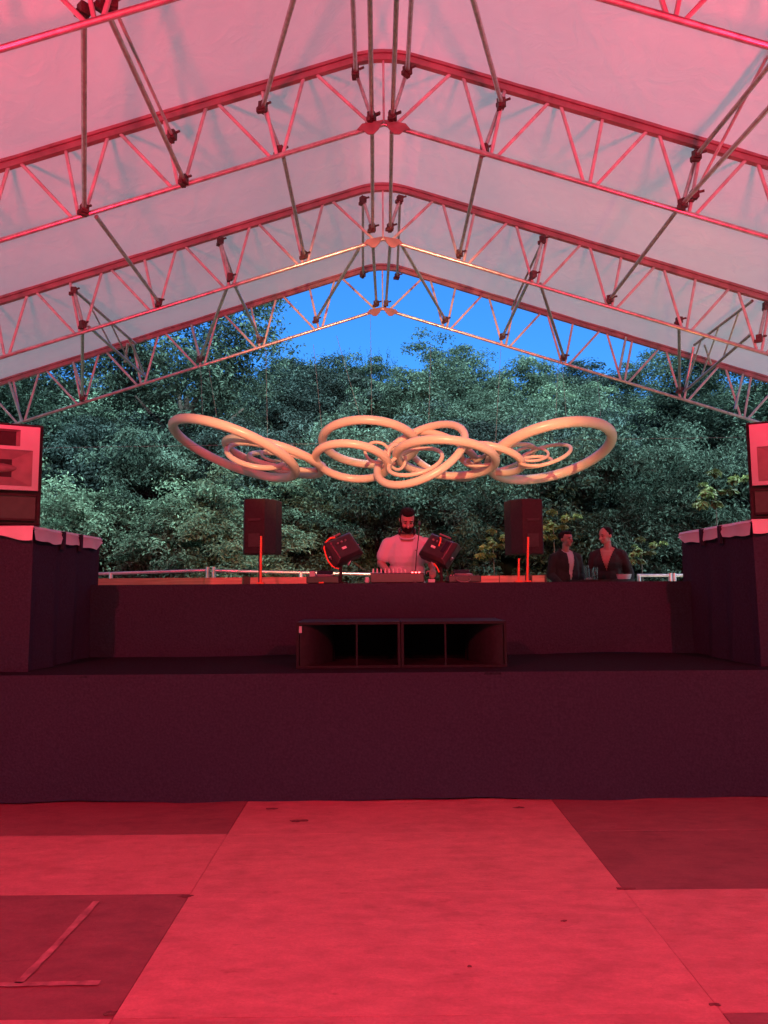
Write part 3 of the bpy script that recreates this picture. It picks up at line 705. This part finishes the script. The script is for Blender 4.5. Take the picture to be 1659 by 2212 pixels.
# ------------------------------------------------------------------ gear on the booth table
ZT = zt
def on_table(px, y): q = P(px, 1250, y); return Vector((q.x, y, ZT))
def small_monitor(px, py, side, label):
    y = 7.72; c = P(px, py, y); base = on_table(px - side * -6, y)
    t = thing('booth_monitor', label, 'speaker', base, 0, group='small monitors on the booth table')
    hz = c.z - ZT
    rot = (Matrix.Rotation(R(side * 26), 3, 'Y') @ Matrix.Rotation(R(side * -32), 3, 'Z') @ Matrix.Rotation(R(-14), 3, 'X'))
    ctr = Vector((c.x - base.x, 0, hz))
    # back-tapered cabinet: back (towards the camera) is smaller
    w, h, d = .35, .28, .15; vs = []
    for yy, k in ((-d / 2, .74), (-d / 6, .98), (d / 2, 1.0)):
        for xx, zz in ((-1, -1), (1, -1), (1, 1), (-1, 1)): vs.append(ctr + rot @ Vector((xx * w / 2 * k, yy, zz * h / 2 * k)))
    fs = [(0, 1, 2, 3), (11, 10, 9, 8)]
    for a in (0, 4): fs += [(a + i, a + 4 + i, a + 4 + (i + 1) % 4, a + (i + 1) % 4) for i in range(4)]
    o = MB().add(vs, fs).build('cabinet', M['black_metal'], t, smooth=False); bevel(o, .009)
    MB().tube(ctr + rot @ Vector((-.08, -.02, h / 2 + .02)), ctr + rot @ Vector((.06, -.02, h / 2 + .02)), .011, 8).build('handle', M['horn_dark'], t)
    p = MB(); p.box(ctr + rot @ Vector((-.03, -d / 2 - .006, -.02)), (.05, .012, .024), rot); p.build('label_plate', M['knob'], t, smooth=False)
    for k in range(3): MB().tube(ctr + rot @ Vector((-.07 + .05 * k, -d / 2, .05)), ctr + rot @ Vector((-.07 + .05 * k, -d / 2 - .02, .05)), .011, 8).build('socket', M['horn_dark'], t)
    yk = MB()
    for s in (-1, 1): yk.tube(ctr + rot @ Vector((s * (w / 2 + .012), 0, -.02)), ctr + Vector((s * .05, 0, -.17)), .01, 8)
    yk.build('yoke', M['steel'], t)
    MB().tube((0, 0, 0), (ctr.x * .3, 0, hz - .1), .017, 10).build('post', M['cabinet'], t)
    MB().tube((0, 0, 0.0), (0, 0, .014), .08, 20).build('foot', M['cabinet'], t)
    if side < 0:
        cab = [P(x_, y_, y - .07) - base for x_, y_ in ((724, 1161), (712, 1163), (703, 1172), (700, 1184), (704, 1200), (710, 1214), (719, 1224), (732, 1229))]
        MB().path(cab, .0085, 8).build('cable', M['orange'], t)
    else:
        cab = [P(x_, y_, y - .12) - base for x_, y_ in ((951, 1160), (952, 1166), (950, 1174), (948, 1180))]
        MB().path(cab, .008, 8).build('cable', M['orange'], t)
        cab = [P(x_, y_, y - .1) - base for x_, y_ in ((937, 1217), (944, 1226), (949, 1236))]
        MB().path(cab, .008, 8).build('cable', M['orange'], t)
        MB().box(ctr + rot @ Vector((.09, -d / 2 + .0, .03)), (.035, .03, .13), rot).build('side_plate', M['dark_glass'], t, smooth=False)
small_monitor(741, 1186, -1, 'small black tilted monitor left of the white shirted man, with an orange cable')
small_monitor(948, 1188, 1, 'small black tilted monitor right of the white shirted man')
# mixer
a = on_table(800, 7.72); b = on_table(915, 7.72)
t = thing('mixer', 'black mixer with rows of pale knobs in front of the white shirted man', 'mixer', ((a.x + b.x) / 2, 7.78, ZT)); w = b.x - a.x
rot = Matrix.Rotation(R(5), 3, 'X')
o = MB().box((0, 0, .05), (w, .4, .1)).build('case', M['black_metal'], t, smooth=False); bevel(o, .008)
for j, (yy, r0) in enumerate(((-.15, .009), (-.05, .009), (.06, .010))):
    for k in range(9 if j < 2 else 8):
        x = -w / 2 + .03 + k * (w - .2) / 8.5; MB().tube((x, yy, .1), (x, yy, .128 + .012 * j), r0, 8, r0 * .8).build('knob', M['knob'], t)
for k in range(3):
    x = w / 2 - .12 + k * .035; MB().box((x, -.17, .104), (.018, .018, .012)).build('indicator', M['led_red'], t, smooth=False)
def player(px, label, ring_y):
    c = on_table(px, 7.75); t = thing('media_player', label, 'media player', c, group='players on the booth table')
    o = MB().box((0, 0, .035), (.33, .4, .07)).build('case', M['black_metal'], t, smooth=False); bevel(o, .008)
    MB().tube((0, -.06, .07), (0, -.06, .085), .1, 28).build('jog_wheel', M['horn_dark'], t)
    MB().torus((0, -.06, .087), .085, .004, Matrix.Identity(3), 28, 6).build('jog_ring', M['steel'], t)
    MB().box((0, .12, .1), (.17, .012, .08), Matrix.Rotation(R(-35), 3, 'X')).build('screen', M['dark_glass'], t, smooth=False)
    for k in range(3): MB().box((-.12 + k * .03, .04, .075), (.015, .015, .01)).build('button', M['led_green'] if (ring_y and k == 2) else M['knob'], t, smooth=False)
player(700, 'black flat media player at the left of the booth table', 0)
player(1000, 'black flat media player at the right of the booth table', 1)
# gooseneck microphone
c = on_table(897, 7.62); t = thing('gooseneck_microphone', 'thin gooseneck microphone standing before the white shirted man', 'microphone', c)
top = P(906, 1133, 7.62) - c
MB().tube((0, 0, 0), (0, 0, .02), .045, 16).build('foot', M['black_metal'], t)
MB().tube((0, 0, .02), (.004, 0, .12), .011, 10).build('grip', M['black_metal'], t)
MB().path([(.004, 0, .12), (.012, 0, .25), (top.x * .8, 0, top.z * .8), (top.x, .0, top.z)], .0055, 8).build('stem', M['black_metal'], t)
MB().capsule((top.x, 0, top.z), (top.x - .0, .03, top.z + .03), .013).build('capsule', M['black_metal'], t)
# slim posts with red lamplight put into their colour, and small things
def post(px, ytop, y, label, tilt=0):
    c = on_table(px, y); q = P(px + tilt, ytop, y) - c
    t = thing('red_lit_stick', label, 'stick', c, group='slim sticks coloured as red lit on the booth table')
    MB().tube((0, 0, .012), (q.x, 0, q.z), .013, 10, .011).build('stick', M['orange'], t); MB().box((0, 0, .007), (.07, .07, .014)).build('foot', M['orange'], t, smooth=False)
post(563, 1158, 7.6, 'tall slim stick coloured as red lit in front of the left monitor', 1)
post(1120, 1206, 7.6, 'short slim stick coloured as red lit in front of the right monitor', 1)
post(1139, 1160, 7.65, 'tall slim stick coloured as red lit in front of the right monitor', 2)
def block(px, y, w, d, h, m, name, cat, label, bev=.006, tz=0):
    c = on_table(px, y); o = MB().box((0, 0, h / 2), (w, d, h)).build(name, m, None, smooth=False, label=label, category=cat); o.location = c; bevel(o, bev); return o
block(675, 7.6, .058, .058, .125, M['horn'], 'wooden_block', 'block', 'upright pale block on the booth table left of the player')
block(793, 7.56, .045, .045, .06, M['horn'], 'drinks_cup', 'cup', 'small pale carton on the table left of the mixer', .012)
block(932, 7.55, .07, .05, .035, M['horn'], 'cardboard_pack', 'pack', 'flat pale pack lying below the right small monitor')
block(694, 7.54, .05, .03, .014, M['orange'], 'lighter', 'lighter', 'tiny red lighter lying at the edge of the booth table', .003)
c = on_table(1005, 7.52)
MB().torus((0, 0, .012), .07, .005, Matrix.Rotation(R(25), 3, 'X'), 30, 6).build('cable_loop', M['horn_dark'], None, loc=c + Vector((-.02, 0, .02)), label='coiled cable loop lying on the booth table right of the mixer', category='cable')

# ------------------------------------------------------------------ people
def person(label, loc, rz, S, head_rot, arms, top, hair, extra=None):
    t = thing('person', label, 'person', loc, rz)
    sp = lambda x, y, z: Vector((x, y, z)) * S
    body = MB()
    def E(mb, c, r, rot=None): mb.ellipsoid(sp(*c), tuple(v * S for v in r), rot)
    def K(mb, a, b, r1, r2=None): mb.capsule(sp(*a) if not isinstance(a, Vector) else a, sp(*b) if not isinstance(b, Vector) else b, r1 * S, None if r2 is None else r2 * S)
    lean = top.get('lean', 0.0)                       # forward shift of chest and head
    LN = lambda x, y, z: (x, y - lean * max(0, (z - 1.0)) / .5, z)
    wd = top.get('wide', 1.0)
    def torso(mb, g=0.0):
        E(mb, LN(0, 0, .97), (.165 * wd + g, .115 * wd + g, .14 + g)); E(mb, LN(0, 0, 1.12), (.16 * wd + g, .115 * wd + g, .17 + g))
        E(mb, LN(0, .0, 1.31), (.185 * wd + g, .12 * wd + g, .19 + g)); K(mb, LN(-.15, .01, 1.42), LN(.15, .01, 1.42), .06 + g * .8)
        for q in (-1, 1): K(mb, LN(q * .045, .02, 1.485), LN(q * .16, .01, 1.425), .045 + g * .6, .055 + g * .7)
    torso(body)
    K(body, LN(0, .015, 1.46), LN(0, -.005, 1.60), .056, .053)
    # head, turned about the top of the neck
    piv = sp(*LN(0, 0, 1.585)); hr = Euler(tuple(R(a) for a in head_rot), 'XYZ').to_matrix()
    def H(x, y, z): return piv + hr @ (Vector((x, y, z)) * S)
    def EH(mb, c, r): mb.ellipsoid(H(*c), tuple(v * S for v in r), hr)
    def KH(mb, a, b, r1, r2=None): mb.capsule(H(*a), H(*b), r1 * S, None if r2 is None else r2 * S)
    EH(body, (0, -.01, .125), (.076, .094, .098)); EH(body, (0, -.05, .055), (.057, .052, .062)); EH(body, (0, -.072, .022), (.034, .03, .026))
    KH(body, (0, -.1, .105), (0, -.121, .068), .011, .016); KH(body, (-.03, -.086, .125), (.03, -.086, .125), .016)
    KH(body, (-.038, -.075, .07), (.038, -.075, .07), .024)
    for s in (-1, 1): EH(body, (s * .078, .012, .09), (.011, .019, .031))
    KH(body, (-.018, -.098, .038), (.018, -.098, .038), .010)
    # legs and feet
    leg = MB()
    for s in (-1, 1):
        for mb, g in ((body, 0), (leg, .014)):
            K(mb, (s * .09, 0, .93), (s * .1, -.01, .5), .085 + g, .058 + g); K(mb, (s * .1, -.01, .5), (s * .1, .01, .1), .058 + g, .042 + g * 1.5)
        K(body, (s * .1, .03, .045), (s * .11, -.15, .035), .042, .034)
    E(leg, (0, 0, .95), (.18 * wd, .13 * wd, .12))
    slv = MB(); torso(slv, .014)
    full = top['kind'] == 'jacket'
    if full:
        for s in (-1, 1): K(slv, LN(s * .07, .0, .92), LN(s * .1, 0, 1.2), .12, .1)
        K(slv, LN(-.07, .035, 1.5), LN(.07, .035, 1.5), .05)
    else: E(slv, (0, 0, .9), (.185 * wd, .135 * wd, .12))
    # arms with hands
    for s, (el, wr, fd) in zip((-1, 1), arms):
        sh = Vector(LN(s * .185 * (0.5 + .5 * wd), .01, 1.405)); el = Vector(el); wr = Vector(wr); fd = Vector(fd).normalized()
        K(body, tuple(sh), tuple(el), .058, .045); K(body, tuple(el), tuple(wr), .044, .029)
        if full: K(slv, tuple(sh), tuple(el), .076, .062); K(slv, tuple(el), tuple(el.lerp(wr, .93)), .062, .048)
        else: K(slv, tuple(sh), tuple(sh.lerp(el, .6)), .08, .08)
        # palm and five bent fingers
        side_v = fd.cross(Vector((0, 0, 1))); side_v = side_v.normalized() if side_v.length > .1 else Vector((1, 0, 0))
        dn = fd.cross(side_v).normalized();  dn = dn if dn.z < 0 else -dn
        pc = wr + fd * .05
        mrot = Matrix((fd, side_v, dn)).transposed()
        E(body, tuple(pc), (.05, .04, .016), mrot)
        for k, L in enumerate((.072, .082, .076, .058)):
            b0 = wr + fd * .085 + side_v * (.03 - .02 * k); b1 = b0 + (fd * .8 + dn * .3).normalized() * L * .55; b2 = b1 + (fd * .35 + dn * .8).normalized() * L * .5
            K(body, tuple(b0), tuple(b1), .0095, .0085); K(body, tuple(b1), tuple(b2), .0085, .007)
        b0 = wr + fd * .03 + side_v * .035; b1 = b0 + (fd * .6 + side_v * .6).normalized() * .04; b2 = b1 + (fd * .8 + dn * .4).normalized() * .03
        K(body, tuple(b0), tuple(b1), .012, .01); K(body, tuple(b1), tuple(b2), .01, .008)
    link('body', remesh(body, .0085 * S, 3), t).data.materials.append(M['skin'])
    link('trousers', remesh(leg, .014, 3, lambda c: c.z > .07), t).data.materials.append(M['trouser'])
    neck = sp(*LN(0, -.01, 1.55))
    if full:
        vz, vk = top['v']; ny = LN(0, 0, 1.3)[1] * S
        keep = lambda c: not ((c.y < ny - .02 and abs(c.x - top.get('vx', 0) * S * (c.z / S - vz)) < vk * max(0, c.z / S - vz) * S) or (Vector((c.x, c.y)) - Vector((neck.x, neck.y + .01))).length < .07 * S and c.z > 1.45 * S)
        link('jacket', remesh(slv, .011, 2, keep), t).data.materials.append(M['jacket'])
        if top.get('under'):
            un = MB(); torso(un, .006); link('shirt', remesh(un, .012, 2, lambda c: c.z > .9), t).data.materials.append(M['shirt'])
    else:
        keep = lambda c: not ((Vector((c.x, c.y)) - Vector((neck.x, neck.y + .0))).length < .078 * S and c.z > 1.43 * S)
        link('tshirt', remesh(slv, .011, 3, keep), t).data.materials.append(M['shirt'])
        MB().torus(sp(*LN(0, -.012, 1.492)), .083 * S, .009 * S, Matrix.Rotation(R(24), 3, 'X') @ Matrix.Scale(1.0, 3), 30, 8).build('collar', M['shirt'], t)
    hb = MB()
    EH(hb, (0, .022, .145), (.084, .09, .085))
    for s in (-1, 1): EH(hb, (s * .058, .025, .118), (.028, .05, .055))
    if hair == 'quiff':
        EH(hb, (0, -.045, .2), (.07, .06, .036)); EH(hb, (0, -.02, .21), (.075, .075, .03))
        for s in (-1, 1): KH(hb, (s * .072, -.02, .15), (s * .074, -.022, .10), .012)
    elif hair == 'crop':
        EH(hb, (0, -.04, .19), (.07, .058, .035)); EH(hb, (.02, -.06, .19), (.04, .035, .025))
    elif hair == 'short':
        EH(hb, (0, .012, .16), (.08, .085, .07))
    link('hair', remesh(hb, .009, 2), t).data.materials.append(M['hair'])
    if top.get('beard'):
        bd = MB(); EH(bd, (0, -.082, .0145), (.044, .034, .036)); KH(bd, (-.03, -.108, .054), (.03, -.108, .054), .009)
        for s in (-1, 1): KH(bd, (s * .072, -.02, .085), (s * .06, -.05, .03), .013, .018); KH(bd, (s * .06, -.05, .03), (s * .03, -.085, .012), .018, .022); KH(bd, (s * .03, -.106, .054), (s * .034, -.1, .02), .009)
        link('beard', remesh(bd, .007, 1), t).data.materials.append(M['hair'])
    for s in (-1, 1):
        mb = MB(); mb.ellipsoid(H(s * .031, -.0985, .104), (.011 * S, .006 * S, .004 * S), hr); mb.build('eye', M['hair'], t)
        mb = MB(); mb.capsule(H(s * .017, -.104, .128), H(s * .046, -.094, .126), .0045 * S); mb.build('eyebrow', M['hair'], t)
    return t, H, S

c = P(879, 1250, 8.38); q = P(879, 1100, 8.38)
S = (q.z - .72) / 1.80
t, H, S_ = person('bearded man in a white t-shirt bending over the mixer behind the booth', (c.x, 8.38, .72), 0, S, (33, 0, 4),
    (((-.285, -.05, 1.205), (-.195, -.26, 1.10), (.25, -.9, -.3)), ((.27, -.07, 1.18), (.265, -.30, 1.12), (-.1, -.9, -.3))),
    dict(kind='tee', lean=.11, wide=1.18, beard=True), 'quiff')
MB().box(Vector((.085, -.205, 1.335)) * S_, (.028, .004, .01)).build('chest_logo', M['horn_dark'], t, smooth=False)
hp = MB(); hp.torus(H(0, .0, -.045), .082 * S_, .009 * S_, Matrix.Rotation(R(20), 3, 'X'), 30, 8); hp.build('headphone_band', M['black_metal'], t)
for s in (-1, 1): MB().ellipsoid(H(s * .083, -.03, -.03), (.02, .035, .04)).build('headphone_cup', M['black_metal'], t)

def guest(px, py_top, y, label, rz, hrot, arms, top, hair):
    c = P(px, 1250, y); q = P(px, py_top, y); S = (q.z - .72) / 1.80
    return person(label, (c.x, y, .72), R(rz), S, hrot, arms, top, hair)
guest(1224, 1148, 10.75, 'dark haired guest in a black jacket over a pale shirt behind the booth, looking right', 14, (4, 0, 22),
      (((-.25, .02, 1.15), (-.2, -.2, 1.02), (.3, -.9, -.2)), ((.25, .02, 1.15), (.18, -.2, 1.02), (-.3, -.9, -.2))),
      dict(kind='jacket', v=(1.0, .13), wide=1.02, under=True, vx=.06), 'crop')
guest(1316, 1140, 10.4, 'guest in a black open necked coat standing rightmost behind the booth, turned left', -30, (10, 0, -34),
      (((-.26, .0, 1.15), (-.2, -.25, 1.08), (.1, -.9, -.1)), ((.28, .03, 1.15), (.3, -.12, .95), (.2, -.6, -.6))),
      dict(kind='jacket', v=(1.19, .33), wide=1.06, lean=.03), 'short')

# bar table with glasses between the guests
yt = 10.0; ct = P(1300, 1250, yt); zb = P(1300, 1252, yt).z
t = thing('bar_table', 'small dark bar table in front of the two guests', 'table', (ct.x, yt, .72))
MB().tube((0, 0, zb - .72 - .03), (0, 0, zb - .72), .42, 32).build('table_top', M['cabinet'], t); MB().tube((0, 0, .02), (0, 0, zb - .75), .035, 12).build('column', M['black_metal'], t); MB().tube((0, 0, 0), (0, 0, .02), .25, 24).build('foot', M['black_metal'], t)
def tumbler(px, y, h, r, label, m, name='drinking_glass', cat='glass'):
    q = P(px, 1250, y); n = 20; prof = [(0.0, .004), (r * .8, .004), (r, h), (r * .93, h), (r * .74, .012), (0.0, .012)]
    vs = []; fs = []
    for rr, z in prof:
        for i in range(n): vs.append((rr * math.cos(2 * math.pi * i / n), rr * math.sin(2 * math.pi * i / n), z))
    for k in range(len(prof) - 1): fs += [(k * n + i, k * n + (i + 1) % n, (k + 1) * n + (i + 1) % n, (k + 1) * n + i) for i in range(n)]
    o = MB().add(vs, fs).build(name, m, None, label=label, category=cat); o.location = (q.x, y, zb); return o
tumbler(1268, 9.95, .19, .032, 'tall clear glass on the bar table, nearest the guest in the pale shirt', M['glass'])
tumbler(1277, 9.9, .15, .036, 'clear glass in the middle of the row on the bar table', M['glass'])
tumbler(1287, 9.95, .17, .032, 'clear glass on the bar table nearest the guest in the open coat', M['glass'])
tumbler(1348, 9.9, .07, .1, 'shallow pale bowl on the bar table in front of the guest in the open coat', M['tarp'], 'serving_bowl', 'bowl')

# ------------------------------------------------------------------ trees and bushes
def crown_mesh(name, m, clumps, leaves, leaf, rad, seed, shoots=0, flat=.0):
    """leaf-sized faces gathered in clumps over an uneven crown; rad = (rx, ry, rz), crown base at z = 0"""
    r = np.random.default_rng(seed); C = []
    while len(C) < clumps:
        p = r.normal(size=3); p /= np.linalg.norm(p); k = r.uniform(.45, 1.0) ** .6
        if p[2] < -.75: continue
        wob = 1 + .22 * math.sin(3 * math.atan2(p[1], p[0]) + seed) + .18 * math.sin(5 * p[2] + seed * 2)
        C.append((p * k * wob, k))
    V = []; F = []; T = []
    for (p, k) in C:
        c = np.array([p[0] * rad[0], p[1] * rad[1], rad[2] * (1 + p[2])]); cr = r.uniform(.16, .30) * min(rad)
        n = int(leaves * r.uniform(.6, 1.4)); tone = r.choice([.55, .75, .9, 1.05, 1.3], p=[.2, .2, .25, .2, .15])
        d = r.normal(size=(n, 3)); d /= np.linalg.norm(d, axis=1)[:, None]; d[:, 2] = np.where(d[:, 2] < -.3, -d[:, 2], d[:, 2])
        q = c + d * cr * (r.uniform(.35, 1.15, size=(n, 1))) * np.array([1.15, 1.15, .8])
        nr = d + np.array([0, 0, .7]) + r.normal(size=(n, 3)) * .55; nr /= np.linalg.norm(nr, axis=1)[:, None]
        ax = np.cross(nr, r.normal(size=(n, 3))); ax /= np.linalg.norm(ax, axis=1)[:, None]; bx = np.cross(nr, ax)
        L = leaf * r.uniform(.6, 1.35, size=(n, 1)); W = L * r.uniform(.32, .5, size=(n, 1))
        o = len(V); fold = nr * W * .25
        quad = np.stack([q - ax * L * .5, q + bx * W * .5 + fold, q + ax * L * .5 - nr * L * .12, q - bx * W * .5 + fold], axis=1).reshape(-1, 3)
        T += np.repeat(np.clip(tone * r.normal(1, .22, size=n), .3, 2.0), 4).tolist()
        V += quad.tolist(); F += [(o + 4 * i, o + 4 * i + 1, o + 4 * i + 2, o + 4 * i + 3) for i in range(n)]
    for k in range(shoots):                      # upright shoots with leaves along them
        a = r.uniform(0, 6.28); rr = r.uniform(0, .8); b0 = np.array([rr * math.cos(a) * rad[0], rr * math.sin(a) * rad[1], rad[2] * (1.0 + .85 * math.sqrt(max(0, 1 - rr * rr)))])
        ht = r.uniform(.5, 1.2); tilt = r.normal(size=2) * .12; n = int(26 * ht)
        for i in range(n):
            f = i / n; c = b0 + np.array([tilt[0] * f, tilt[1] * f, ht * f]); ang = r.uniform(0, 6.28)
            d = np.array([math.cos(ang), math.sin(ang), r.uniform(.3, .9)]); d /= np.linalg.norm(d); L = leaf * 1.1 * (1.1 - .6 * f); s = np.cross(d, [0, 0, 1]); s /= np.linalg.norm(s) + 1e-6
            o = len(V); T += [.7] * 4; V += [c.tolist(), (c + d * L * .5 + s * L * .2).tolist(), (c + d * L).tolist(), (c + d * L * .5 - s * L * .2).tolist()]; F.append((o, o + 1, o + 2, o + 3))
    me = bpy.data.meshes.new(name); me.from_pydata(V, [], F); me.update(); me.materials.append(m)
    at = me.attributes.new('tone', 'FLOAT', 'POINT'); at.data.foreach_set('value', T); return me
def trunk_mesh(h, r, seed):
    q = random.Random(seed); b = MB(); pts = [(0, 0, 0)]
    for k in range(1, 6): pts.append((q.uniform(-.06, .06) * k * r * 4, q.uniform(-.06, .06) * k * r * 4, h * k / 5))
    b.path(pts, [r * (1.25 - .17 * k) for k in range(6)], 8)
    for k in range(6):
        a = q.uniform(0, 6.28); s = Vector(pts[2 + k % 3]); e = s + Vector((math.cos(a) * h * .3, math.sin(a) * h * .3, h * .35)); b.path([s, s.lerp(e, .5) + Vector((0, 0, h * .04)), e], [r * .5, r * .35, r * .15], 6)
    return b.mesh('trunk', M['bark'], True)
CR = {
    'bush_a': crown_mesh('crown', M['leaf_bright'], 150, 165, 0.1, (1.6, 1.4, 1.75), 1),
    'bush_b': crown_mesh('crown', M['leaf_bright'], 140, 165, 0.102, (1.7, 1.4, 1.5), 2),
    'mid_a': crown_mesh('crown', M['leaf_mid'], 150, 130, 0.115, (1.8, 1.6, 1.8), 3),
    'mid_b': crown_mesh('crown', M['leaf_mid'], 145, 130, 0.12, (1.9, 1.6, 1.6), 4),
    'dark_a': crown_mesh('crown', M['leaf_dark'], 150, 150, 0.11, (1.8, 1.6, 2.0), 5),
    'dark_b': crown_mesh('crown', M['leaf_dark'], 145, 150, 0.108, (1.7, 1.5, 1.8), 6),
    'shade_a': crown_mesh('crown', M['leaf_shade'], 150, 150, 0.11, (1.8, 1.6, 1.9), 15),
    'ridge_a': crown_mesh('crown', M['leaf_mid'], 120, 110, 0.125, (1.9, 1.5, 1.3), 7, 34),
    'ridge_b': crown_mesh('crown', M['leaf_dark'], 110, 110, 0.125, (1.7, 1.5, 1.4), 8, 46),
    'pale': crown_mesh('crown', M['leaf_lamplit'], 16, 26, .17, (.5, .4, .55), 9),
    'tall': crown_mesh('crown', M['leaf_dark'], 330, 120, 0.14, (3.1, 2.6, 4.2), 10),
    'sapling': crown_mesh('crown', M['leaf_dark'], 26, 40, .2, (.75, .7, .9), 12, 14),
}
TR = {'s': trunk_mesh(1.6, .09, 1), 'l': trunk_mesh(5.5, .2, 2)}
def tree(name, kind, x, y, label, group, s=(1, 1, 1), lift=.25, trunk='s', cat='bush', rz=None):
    z = hill_z(x, y) - .1
    t = thing(name, label, cat, (x, y, z), random.uniform(0, 6.28) if rz is None else rz, group)
    o = link('crown', CR[kind], t, (0, 0, lift)); o.scale = s
    k = link('trunk', TR[trunk], t); k.scale = (s[0], s[0], (lift + s[2] * 1.0) / 1.6 if trunk == 's' else (lift + 2.5) / 5.5)
def place(x, y):
    px = 822 + x / y * FPX
    for lim, w in ((330, 'at the far left'), (640, 'behind the left rings'), (1010, 'behind the middle rings'),
                   (1340, 'behind the big right ring')):
        if px < lim: return w
    return 'at the far right'
G = 'bushes and trees covering the hillside'
rows = [(18.1, 2.0), (20.0, 2.3), (22.0, 2.6), (25.0, 2.9), (28.5, 3.2), (32.5, 3.5), (37.0, 3.8), (42.0, 4.2), (46.5, 3.6)]
for ri, (y0, sp_) in enumerate(rows):
    half = y0 * .56 + 2.2; n = int(2 * half / sp_) + 1
    for k in range(n):
        x = -half + 2 * half * (k + .5) / n + random.uniform(-.5, .5); y = y0 + random.uniform(-.7, .7)
        left = x < -.06 * y - .3
        far = .9 + ri * .055
        u = random.random()
        if ri == 0:
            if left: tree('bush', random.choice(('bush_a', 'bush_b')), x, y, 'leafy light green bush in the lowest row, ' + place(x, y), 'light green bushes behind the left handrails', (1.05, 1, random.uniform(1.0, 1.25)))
            else: tree('bush', random.choice(('dark_a', 'shade_a', 'dark_b')), x, y, 'dark bush in the lowest row, ' + place(x, y), 'dark bushes behind the right half of the stage', (1.05, 1, random.uniform(1.0, 1.35)))
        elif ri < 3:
            kd = random.choice(('dark_a', 'dark_b', 'mid_a', 'shade_a')) if not left else random.choice(('dark_a', 'shade_a', 'dark_b'))
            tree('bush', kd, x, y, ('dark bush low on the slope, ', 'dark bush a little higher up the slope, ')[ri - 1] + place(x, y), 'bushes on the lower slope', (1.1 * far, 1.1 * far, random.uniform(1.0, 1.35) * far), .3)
        elif ri < 7:
            kd = random.choice(('mid_a', 'mid_b', 'mid_a', 'dark_a', 'bush_b', 'shade_a'))
            tree('bush', kd, x, y, ('grey green bush on the lower middle slope, ', 'grey green bush halfway up the hill, ', 'grey green bush above halfway up the hill, ', 'grey green bush just under the skyline, ')[ri - 3] + place(x, y), 'bushes on the middle slope', (1.15 * far, 1.15 * far, random.uniform(.85, 1.2) * far), .3)
        else:
            kd = random.choice(('ridge_a', 'ridge_b', 'ridge_a'))
            tree('bush', kd, x, y, ('bush just in front of the skyline crest, ', 'bush on the very skyline of the hill, ')[ri - 7] + place(x, y), 'bushes along the skyline', (1.1 * far, 1.1 * far, random.uniform(.5, .72) * far), .2)
tree('tall_tree', 'tall', -5.9, 22.0, 'tall dark tree rising behind the left roof slope to the edge of the sky', None, (1, 1, 1), 3.2, 'l', 'tree')
tree('tall_tree', 'tall', -11.2, 20.5, 'tall dark tree at the far left behind the roof edge', None, (1.0, 1, .9), 2.4, 'l', 'tree')
tree('tall_tree', 'tall', 11.6, 23.0, 'tall dark tree at the far right behind the roof edge', None, (1.05, 1, .8), 2.2, 'l', 'tree')
def skyline(px, y, kind, s, label, name='sapling', lift=1.3):
    q = P(px, 760, y); tree(name, kind, q.x, y, label, None, s, lift, 's', 'tree')
skyline(1030, 45.5, 'sapling', (1.05, 1.05, 1.1), 'small leafy tree standing alone against the sky right of the ridge centre')
skyline(960, 46, 'sapling', (.9, .9, 1.2), 'thin bushy tree on the skyline left of the lone small tree')
for px_, lb_ in ((800, 'dark shrub with spiky shoots on the skyline below the ridge of the tent'), (735, 'dark shrub with spiky shoots on the skyline left of the tent ridge'),
                 (672, 'dark shrub with spiky shoots on the skyline above the left middle rings'), (612, 'dark shrub with spiky shoots on the skyline beside the tall left tree')):
    skyline(px_, 44.5, 'ridge_b' if px_ != 672 else 'ridge_a', (1.5, 1.4, 1.4), lb_, 'shrub', .9)
for px, py, y, s, l in ((1065, 1180, 15.6, .8, 'sprig of leaves coloured as lamplit between the right small monitor and the right stage monitor'),
                        (1195, 1140, 15.8, .85, 'sprig of leaves coloured as lamplit just right of the right stage monitor'),
                        (1385, 1195, 15.7, .75, 'sprig of leaves coloured as lamplit right of the guest in the open coat'),
                        (1545, 1065, 15.9, 1.1, 'sprig of leaves coloured as lamplit left of the right loudspeaker')):
    q = P(px, py, y); t = thing('leafy_plant', l, 'plant', (q.x, y, 0)); hh = q.z
    o = link('crown', CR['pale'], t, (0, 0, hh - .55 * s)); o.scale = (s, s, s)
    MB().path([(.1, .2, 0), (.05, .1, hh * .5), (0, 0, hh)], [.03, .022, .008], 6).build('stem', M['bark'], t)

# tell look-alike bushes apart by their order from the left
byl = {}
for o in COL.objects:
    if o.parent is None and o.get('category') == 'bush': byl.setdefault(o['label'], []).append(o)
for l_, os_ in byl.items():
    if len(os_) > 1:
        os_.sort(key=lambda o: o.location.x / o.location.y)
        for k, o in enumerate(os_): o['label'] = l_ + (', leftmost there', ', second from left', ', third from left', ', fourth from left', ', fifth from left', ', sixth from left')[min(k, 5)]
